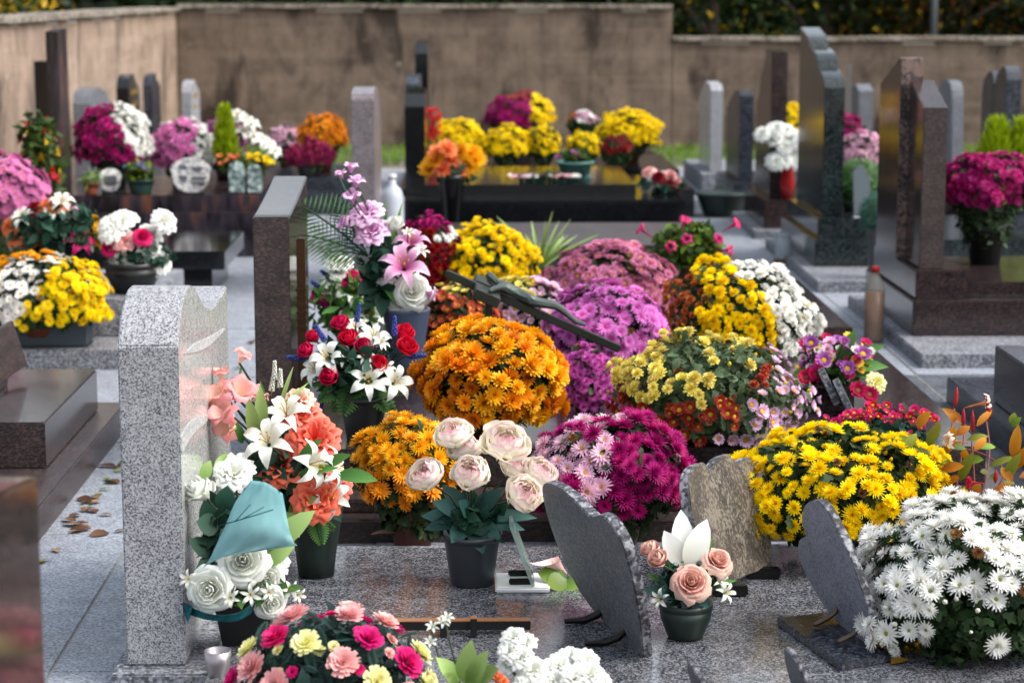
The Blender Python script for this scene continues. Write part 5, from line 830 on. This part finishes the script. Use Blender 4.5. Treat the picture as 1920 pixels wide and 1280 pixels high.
# ------------------------------------------------------------------ plaques, crucifix and other memorial pieces
def plate(name, outline, o, ux, vx, th, mats, parent, bev=.003, edge=True):
    """flat stone plate: outline in metres along ux and vx from o, thickness th along its normal"""
    o, ux, vx = Vector(o), Vector(ux).normalized(), Vector(vx); vx = (vx - ux * vx.dot(ux)).normalized(); n = ux.cross(vx)
    bm = bmesh.new(); f = bm.faces.new([bm.verts.new(o + ux * a + vx * b - n * th / 2) for a, b in outline]); r = bmesh.ops.extrude_face_region(bm, geom=[f]); bmesh.ops.translate(bm, verts=[v for v in r['geom'] if isinstance(v, bmesh.types.BMVert)], vec=n * th)
    return bm_part(name, bm, mats, parent, bev, faces=(lambda nn, c: 1 if abs(nn.dot(n)) < .7 else 0) if isinstance(mats, (list, tuple)) else None)
G_EDGE = granite('stone_hewn_edge', ('2c2c31', '5c5d63', '9a9aa0'), 60, .6, cuts=(.36, .5, .66), bmp=1, patch=.6)
IRON = plain('iron_black', '14110f', .35, .5)
def bracket(t, p, dirv, h, L, mat, r=.009):
    m = MB(); d = Vector(dirv).normalized(); up = Vector((0, 0, 1)); tube(m, [p + up * h - d * .0, p + up * h * .45 + d * .008, p + up * .02 + d * .03, p + up * .008 + d * .06, p + up * .007 + d * L], [r * .6, r, r * 1.15, r, r * .7], 8); return m.build('bracket', mat, t)
def plaque_px(name, ol, A, B, Cc, th, mats, parent, n_=4, bev=.003):
    # the plate stands on A and B and leans to Cc; its outline is read where the sight lines meet that plane
    nn = (B - A).cross(Cc - A).normalized(); nn = nn if nn.dot(tocam(A)) > 0 else -nn; pts = []
    for (x, y) in curve(ol + [ol[0]], n_)[:-1]: dd = _ray(x, y); pts.append(CAM + dd * ((A - CAM).dot(nn) / dd.dot(nn)))
    bm = bmesh.new(); f = bm.faces.new([bm.verts.new(p) for p in pts]); r = bmesh.ops.extrude_face_region(bm, geom=[f]); bmesh.ops.translate(bm, verts=[v for v in r['geom'] if isinstance(v, bmesh.types.BMVert)], vec=-nn * th)
    return bm_part(name, bm, mats, parent, bev, faces=lambda m_, c_: 1 if abs(m_.dot(nn)) < .7 else 0)
t = thing('heart_plaque', 'grey slate double-lobed heart plaque leaning on black iron brackets', 'plaque', (.36, 5.1, ZB1), 'memorial plaques')
A_, B_ = gp(1210, 1232, ZB1 + .006), gp(1128, 1160, ZB1 + .006); C_ = pp(1072, 935, (A_.y + B_.y) / 2 + .05)
plaque_px('plate', [(1206, 1236), (1200, 1170), (1186, 1090), (1166, 1020), (1142, 978), (1124, 966), (1110, 970), (1100, 962), (1072, 934), (1046, 914), (1024, 906), (1016, 916), (1024, 960), (1044, 1020), (1070, 1078), (1100, 1128), (1136, 1170), (1172, 1205)], A_, B_, C_, .026, [G_SLATE, G_EDGE], t)
for (x, y) in ((1138, 1164), (1178, 1206)): q = gp(x, y, ZB1); bracket(t, q + Vector((.004, -.008, 0)), (-1, -.12, 0), .085, .11, IRON)
t = thing('leaf_plaque', 'blue grey heart-leaf plaque on a dark granite foot with bronze claw supports', 'plaque', (.85, 4.99, ZB1), 'memorial plaques')
bm = bmesh.new(); cr = [gp(1457, 1172, ZB1), gp(1577, 1258, ZB1), gp(1672, 1240, ZB1), gp(1560, 1160, ZB1)]; f = bm.faces.new([bm.verts.new(c) for c in cr]); r = bmesh.ops.extrude_face_region(bm, geom=[f]); bmesh.ops.translate(bm, verts=[v for v in r['geom'] if isinstance(v, bmesh.types.BMVert)], vec=(0, 0, .02)); bm_part('foot', bm, G_BLUE, t, .002)
A_, B_ = gp(1628, 1206, .09), gp(1558, 1158, .09); C_ = pp(1530, 940, (A_.y + B_.y) / 2 + .03)
plaque_px('plate', [(1630, 1206), (1632, 1160), (1612, 1095), (1590, 1035), (1566, 985), (1546, 950), (1528, 938), (1510, 946), (1503, 970), (1508, 996), (1510, 1004), (1498, 1014), (1497, 1040), (1510, 1075), (1535, 1120), (1566, 1162), (1600, 1196)], A_, B_, C_, .02, [granite('stone_blue_grey', ('3a3d48', '6d7281', '8b909d'), 130, .35, cuts=(.26, .4, .7)), G_EDGE], t)
BZ2 = plain('bronze_claw', '5a4a40', .4, .6)
for (x, y) in ((1572, 1172), (1618, 1204)): bracket(t, gp(x, y, .088), (-1, -.25, 0), .075, .065, BZ2, .006)
t = thing('carved_plaque', 'weathered beige grey plaque with a scalloped top leaning beside the yellow dome', 'plaque', (.66, 5.5, ZB1), 'memorial plaques')
A_, B_ = gp(1352, 1102, ZB1 + .03), gp(1440, 1056, ZB1 + .03); C_ = pp(1345, 862, (A_.y + B_.y) / 2 + .06)
plaque_px('plate', [(1352, 1100), (1330, 1060), (1306, 1000), (1294, 940), (1292, 895), (1302, 874), (1320, 866), (1334, 880), (1346, 860), (1366, 850), (1384, 868), (1402, 856), (1426, 866), (1440, 900), (1444, 960), (1444, 1052), (1400, 1078)], A_, B_, C_, .03, [granite('stone_beige_carved', ('231f1b', '453e36', '736b5f'), 90, .6, cuts=(.32, .5, .7), bmp=1, patch=1.1, dirt=.5), G_EDGE], t)
for q in (A_ + (B_ - A_) * .15, A_ + (B_ - A_) * .85): box('foot', q.x - .04, q.x + .05, q.y - .012, q.y + .02, ZB1, ZB1 + .028, IRON, t, bev=.004)
# tips of plaques at the bottom edge and the little turned metal stand
for lab, x, y, Yp in (('pale polished plaque with a rounded top, at the foot of the grey ledger', 1475, 1226, 4.3), ('small dark plaque tip beside the pale polished plaque', 1282, 1258, 4.3)):
    p = pp(x, y, Yp); t = thing('small_plaque', lab, 'plaque', (p.x + .06, Yp, .101), 'memorial plaques'); hh = p.z - .1
    plate('plate', curve([(0, 0), (.0, hh * .6), (.05, hh * .95), (.1, hh), (.16, hh * .9), (.2, hh * .5), (.2, 0), (.1, 0), (0, 0)], 4)[:-1], (p.x + .06, Yp - .08, .108), (-.1, .99, 0), (-.3, 0, .95), .012, [G_SLATE, G_EDGE], t); box('foot', p.x + .0, p.x + .12, Yp - .08, Yp + .12, .1005, .108, G_BLUE, t, bev=.002)
t = thing('metal_holder', 'small turned metal flower holder at the foot of the black square pot', 'vase', (-.573, 4.66, .05)); m = MB(); lathe(m, [(.02, 0), (.02, .02), (.027, .035), (.031, .075), (.027, .075), (.024, .045)], (-.573, 4.66, .051), 24); m.build('cup', plain('tin', '9a9498', .35, .7), t); m = MB(); lathe(m, [(.03, 0), (.032, .006), (.02, .008)], (-.573, 4.66, .0505), 24); m.build('foot_ring', MATS['tin'], t)
# photo stand
q = gp(980, 1112, ZB1); t = thing('photo_stand', 'tilted acrylic photo plate clipped to a white base', 'photo frame', (q.x, q.y, ZB1)); WP = plain('plastic_white', 'dcdcde', .35); k = q.y / FPX
box('base', q.x - 53 * k, q.x + 53 * k, q.y, q.y + .15, ZB1, ZB1 + .014, WP, t, bev=.004)
gm = clear('acrylic', 'd4e4de', .6, .04)
plate('acrylic_plate', [(0, 0), (.14, 0), (.14, .17), (0, .17)], (q.x + .028, q.y + .005, ZB1 + .016), (.0, 1, 0), (-.34, 0, .94), .009, gm, t, .001)
for dy in (.03, .11): cl = box('clip', q.x - .035, q.x + .03, q.y + dy, q.y + dy + .012, ZB1 + .0145, ZB1 + .03, IRON, t, bev=.003); m = MB(); tube(m, [(q.x + .026, q.y + dy + .006, ZB1 + .028), (q.x + .012, q.y + dy + .006, ZB1 + .05)], .003, 6); m.build('clip_pin', BRZ, cl)
# pink ceramic calla lying behind the heart plaque
b = gp(1048, 1100, ZB1); t = thing('ceramic_calla', 'pink ceramic calla with a green leaf lying behind the heart plaque', 'ornament', b); put('calla', (petal('ceramic_pink', 'd8a8a8', 'ecc4c0', .02, .25, 0), EYE_Y), b + Vector((.02, .02, .03)), (-.75, -.1, .75), .07, t)
for (x, y, dy) in ((1010, 1068, 0), (1028, 1095, -.03), (1085, 1100, -.03)): leaf(t, b + Vector((.02, 0, .02)), pp(x, y, b.y + dy), .06, petal('ceramic_green', '4c6a24', '789040', .03, .25, 0), tpl='broad')
# copper and black bar on two feet
p0, p1 = gp(722, 1185, ZB1), gp(995, 1190, ZB1); yb = (p0.y + p1.y) / 2; t = thing('copper_bar', 'black bar with a copper top on short posts, lying across the grey ledger', 'ornament', ((p0.x + p1.x) / 2, yb, ZB1)); CU = plain('copper', 'b0784e', .4, .6, var=.2); BK = plain('bar_black', '121216', .4)
box('bar', p0.x, p1.x, yb - .008, yb + .008, .078, .099, BK, t, bev=.001); box('copper_top', p0.x, p1.x, yb - .0075, yb + .02, .0992, .101, CU, t, bev=.0005)
for x in (832, 888): q = pp(x, 1185, yb); po = box('post', q.x - .008, q.x + .008, yb - .03, yb - .0085, ZB1, .112, BK, t, bev=.001); box('post_cap', q.x - .008, q.x + .008, yb - .03, yb - .0085, .1122, .1138, CU, po, bev=.0005)
# split plaque by the trough
t = thing('split_plaque', 'grey plaque of two slanting halves in front of the stone trough', 'plaque', (1.16, 6.85, .22), 'memorial plaques')
for i, (x0, y0, x1, y1) in enumerate(((1538, 692, 1568, 735), (1566, 712, 1600, 775))):
    p = pp(x0, y0, 6.82 - .03 * i); plate('half', [(0, -.13), (0, 0), (.09, -.015), (.09, -.13)], p, (.1, 1, 0), (-.45, 0, .9), .022, [G_SLATE, G_GREYM], t, .002)
# bronze crucifix lying aslant on two legs
a, e = pp(836, 512, 7.22), pp(1162, 654, 7.22); dv = (e - a).normalized(); up = Vector((0, 1, 0)).cross(dv) * -1; up = up if up.z > 0 else -up
t = thing('crucifix', 'dark bronze crucifix lying aslant on legs above the flowers', 'crucifix', ((a.x + e.x) / 2, 7.22, .22)); BC = plain('bronze_dark', '33352f', .5, .7, var=.35, bmp=.2); CB = plain('bronze_green', '4c5450', .5, .6, var=.3)
yv = Vector((0, 1, 0)); L = (e - a).length
plate('beam', [(0, -.02), (L, -.02), (L, .02), (0, .02)], a, dv, yv, .026, BC, t, .003)
cx = a + dv * .15; plate('cross_arm', [(-.045, -.2), (.045, -.2), (.045, -.021), (-.045, -.021)], cx, dv, yv, .034, BC, t, .003); plate('cross_arm', [(-.045, .021), (.045, .021), (.045, .2), (-.045, .2)], cx, dv, yv, .034, BC, t, .003)
for s, dz in ((.16, 0), (L * .82, 0)):
    q = a + dv * s; box('support', q.x - .012, q.x + .012, 7.208, 7.232, .2205, q.z - .014, BC, t, bev=.002)
def fig(o):
    P = lambda s, w, h: a + dv * s + yv * w + up * h
    pts = [P(.30, 0, .03), P(.25, 0, .036), P(.205, 0, .04), P(.175, 0, .042), P(.15, .005, .05), P(.125, .01, .052), P(.185, .045, .036), P(.165, .105, .03), P(.15, .17, .026), P(.185, -.045, .036), P(.165, -.105, .03), P(.15, -.17, .026), P(.32, .016, .032), P(.395, .012, .05), P(.475, .004, .026), P(.51, .004, .03), P(.32, -.016, .032), P(.395, -.01, .05), P(.475, -.004, .026), P(.512, -.006, .03)]
    ed = [(0, 1), (1, 2), (2, 3), (3, 4), (4, 5), (2, 6), (6, 7), (7, 8), (2, 9), (9, 10), (10, 11), (0, 12), (12, 13), (13, 14), (14, 15), (0, 16), (16, 17), (17, 18), (18, 19)]
    rad = [.024, .022, .026, .012, .017, .014, .012, .01, .007, .012, .01, .007, .018, .014, .009, .007, .018, .014, .009, .007]
    me = bpy.data.meshes.new('corpus'); og = origin(o); me.from_pydata([tuple(p - og) for p in pts], ed, []); ob = link('corpus', me, o); ob.modifiers.new('skin', 'SKIN'); ob.modifiers.new('sub', 'SUBSURF').render_levels = 1; me.materials.append(CB)
    if not me.skin_vertices: me.attributes.new('skin', 'FLOAT', 'POINT')
    for i, v in enumerate(me.skin_vertices[0].data): v.radius = (rad[i], rad[i])
    me.skin_vertices[0].data[0].use_root = True
try: fig(t)
except Exception as ex: print('corpus', ex)
# tilted book plaque with gilt letters on the brown slab; heart and oval plaques on the streaked tomb; glass plaques
t = thing('book_plaque', 'tilted brown granite plaque with raised gilt letters on the brown slab', 'plaque', (-1.55, 7.1, .251), 'memorial plaques')
p0, p1, p2 = pp(47, 690, 7.45), pp(-60, 768, 6.95), pp(5, 636, 7.35); ux = (p0 - p1); vx = p2 - p0; plate('plate', [(0, 0), (ux.length, 0), (ux.length, vx.length), (0, vx.length)], p1 + Vector((0, 0, .012)), ux, vx, .022, G_BROWNM, t, .003)
for k in range(4):
    q = p0 - ux.normalized() * (.045 + k * .03) + vx * .35 + Vector((0, -.012, .024)); plate('gilt_letter', [(0, 0), (.011, 0), (.011, random.uniform(.04, .055)), (0, .045)], q, ux, vx, .005, MATS['gilt'], t.children[0], .001)
box('support', -1.66, -1.6, 7.15, 7.3, .2505, .275, G_BROWN, t, bev=.003)
def round_plaque(label, px, py, Yp, w, h, mat, zb):
    p = pp(px, py, Yp); t = thing('round_plaque', label, 'plaque', (p.x, Yp, zb), 'memorial plaques'); plate('plate', [(w / 2 * math.cos(i * .3927) * (1 if math.sin(i * .3927) > 0 else .85), h * .5 + h / 2 * math.sin(i * .3927)) for i in range(16)], (p.x, Yp, zb + .004), (1, .15, 0), (0, .2, 1), .025, mat, t, .004); box('foot', p.x - w * .3, p.x + w * .3, Yp - .02, Yp + .03, zb, zb + .006, IRON, t, bev=.001); return t, p
GP = granite('stone_pale_grey', ('7a7a7c', 'a6a5a4', 'c4c2c0'), 40, .5)
t, p = round_plaque('large oval pale grey plaque with dark relief in front of the pink and white chrysanthemum', 358, 350, 12.98, .27, .22, GP, .371)
for (du, dz, w, h) in ((-.05, .16, .05, .03), (.04, .155, .06, .02), (.05, .10, .09, .012), (.05, .07, .08, .012), (-.05, .09, .05, .05)): box('relief', p.x + du - w / 2, p.x + du + w / 2, 12.955 + dz * .2, 12.975 + dz * .2, .371 + dz - h / 2, .371 + dz + h / 2, G_SLATE, t.children[0], bev=.003)
t, p = round_plaque('small white heart plaque below the magenta and white chrysanthemum', 207, 350, 13.05, .15, .15, granite('stone_white', ('8c8a88', 'bdbab6', 'd8d6d2'), 40, .5), .371)
box('relief', p.x - .03, p.x + .04, 13.03, 13.055, .43, .48, G_SLATE, t.children[0], bev=.003)
GL = granite('glass_smoke', ('2c3838', '52625f', 'a8b8b2'), 22, .08, cuts=(.36, .5, .7), patch=.5)
for lab, x, w, h in (('rippled glass plaque with a pale edge on the streaked tomb', 445, .1, .19), ('smoked glass plaque beside the rippled one', 478, .09, .17)):
    p = pp(x, 352, 13.0); t = thing('glass_plaque', lab, 'plaque', (p.x, 13.02, .371), 'memorial plaques'); plate('pane', curve([(0, 0), (0, h * .8), (w * .3, h), (w * .8, h * .95), (w, h * .6), (w * .9, 0), (w * .5, 0), (0, 0)], 3)[:-1], (p.x - w / 2, 13.0, .378), (1, .1, 0), (0, .25, 1), .014, GL, t, .003); box('foot', p.x - w * .4, p.x + w * .4, 12.99, 13.05, .3712, .377, IRON, t, bev=.001)
p = pp(1606, 390, 12.0); t = thing('glass_plaque', 'dark glass photo plaque before the bright green cushion', 'plaque', (2.2, 12.05, .321), 'memorial plaques'); plate('pane', [(0, 0), (.1, 0), (.1, .22), (.05, .3), (0, .26)], (2.18, 12.02, .328), (1, .1, 0), (0, .2, 1), .014, plain('glass_dark', '39424a', .08, 0, .7), t, .003); box('foot', 2.18, 2.28, 12.0, 12.07, .3212, .327, WP, t, bev=.002)
# ------------------------------------------------------------------ bottle, jar, canister, tub
BP = clear('bottle_plastic', 'e0dcd4', .84, .1)
q = gp(1650, 640, 0); b = Vector((q.x - .03, q.y, .001)); t = thing('water_bottle', 'ribbed plastic bottle of brown water with a red cap, standing on the path', 'bottle', b)
pr_ = [(.043, 0), (.047, .008)] + [(.047 - (.0025 if i % 2 else 0), .02 + i * .012) for i in range(17)] + [(.046, .235), (.04, .265), (.024, .30), (.0155, .315), (.0155, .325)]
m = MB(); lathe(m, pr_, b, 28); m.build('shell', BP, t); m = MB(); lathe(m, [(.04, .004), (.0435, .01), (.0435, .232), (.001, .2325)], b, 24); m.build('water', plain('water_brown', '8c5f38', .2, var=.2, nscale=12), t); m = MB(); lathe(m, [(.018, .322), (.018, .345), (.016, .348), (.0, .349)], b, 20); m.build('cap', plain('cap_red', 'b4141c', .4), t)
q = gp(1468, 495, 0); b = Vector((q.x, q.y, .001)); t = thing('glass_jar', 'clear glass jar with a rusty foot on the path', 'jar', b); m = MB(); lathe(m, [(.05, .03), (.052, .04), (.052, .145), (.04, .165), (.044, .17), (.044, .185), (.038, .185)], b, 24); m.build('jar_body', clear('jar_glass', 'cfd8dc', .6, .05), t)
m = MB(); lathe(m, [(.052, 0), (.056, .01), (.054, .03), (.03, .03)], b, 24); m.build('rusty_foot', plain('rust', '5a3a22', .8, var=.4), t)
q = pp(735, 402, 12.2); b = Vector((q.x, 12.3, -.008)); t = thing('water_canister', 'translucent white plastic canister beside the mauve rounded headstone', 'canister', b); m = MB(); lathe(m, [(.06, 0), (.066, .02), (.066, .42), (.05, .47), (.02, .5), (.02, .53), (.0, .53)], b, 24); m.build('canister_body', plain('plastic_milky', 'b8bec8', .4, var=.05), t); m = MB(); lathe(m, [(.023, .53), (.023, .555), (.0, .556)], b, 16); m.build('cap', WP, t)
q = gp(1358, 408, 0); b = Vector((q.x, q.y + .12, .001)); t = thing('plastic_tub', 'dark green round plastic tub on the path before the mauve grave', 'tub', b); m = MB(); TG = plain('plastic_dark_green', '10241f', .4); lathe(m, [(.13, 0), (.135, .006), (.185, .14), (.2, .16), (.203, .168), (.19, .168), (.175, .14), (.125, .02)], b, 40); m.build('bowl', TG, t); m = MB(); lathe(m, [(.199, .15), (.209, .152), (.209, .17), (.204, .172)], b, 40); m.build('rim', TG, t); m = MB(); tube(m, [b + Vector((-.03, .19, .165)), b + Vector((-.03, .21, .2)), b + Vector((.03, .21, .2)), b + Vector((.03, .19, .165))], .01, 6); m.build('handle', TG, t)
# ------------------------------------------------------------------ fallen leaves on the path
DRY = [leafmat('leaf_dry_brown', '553a2c', '7c5a44', .8), leafmat('leaf_dry_tan', '7c6048', 'a08468', .8), leafmat('leaf_dry_green', '5a6a30', '8c9850', .7), leafmat('leaf_dry_yellow', 'b08418', 'd8b040', .7)]
cm = [MB() for _ in DRY]
spots = [(170, 880, 0), (158, 872, 1), (145, 940, 0), (165, 945, 0), (120, 945, 1), (180, 962, 0), (150, 960, 1), (185, 965, 1), (110, 1000, 1), (80, 1030, 1), (85, 1055, 3), (215, 998, 1), (205, 1000, 0), (140, 870, 2), (128, 885, 2), (110, 905, 2), (118, 920, 2), (175, 948, 2), (75, 1050, 2), (165, 840, 0), (700, 975, 0), (745, 1002, 1), (1672, 1246, 3), (600, 470, 1), (585, 455, 0), (1330, 420, 0), (1395, 415, 0), (460, 690, 1), (470, 640, 0)] + [(random.uniform(75, 225), random.uniform(850, 1000), random.choice((0, 0, 1, 1, 2))) for _ in range(14)]
for i, (x, y, k) in enumerate(spots):
    on = .0668 if y > 1200 and x > 500 else .0612 if (950 < y < 1010 and 600 < x < 800) else .002
    p = gp(x, y, on); p.x = max(p.x, -1.2) if x < 300 else p.x; L = random.uniform(.045, .08) if k != 2 else .04; a = random.uniform(0, 6.28); d = Vector((math.cos(a), math.sin(a) * .8, .12)) * L
    o = leaf(None, p + Vector((0, 0, .003)), p + d + Vector((0, 0, .006)), L * .55, DRY[k], (random.uniform(-.3, .3), random.uniform(-.3, .3), 1), 'broad', 'fallen_leaf'); tag(o, ('curled brown', 'pale tan', 'small green', 'yellow')[k] + ' fallen leaf lying flat on the stone', 'leaf', ('brown', 'tan', 'green', 'yellow')[k] + ' fallen leaves')
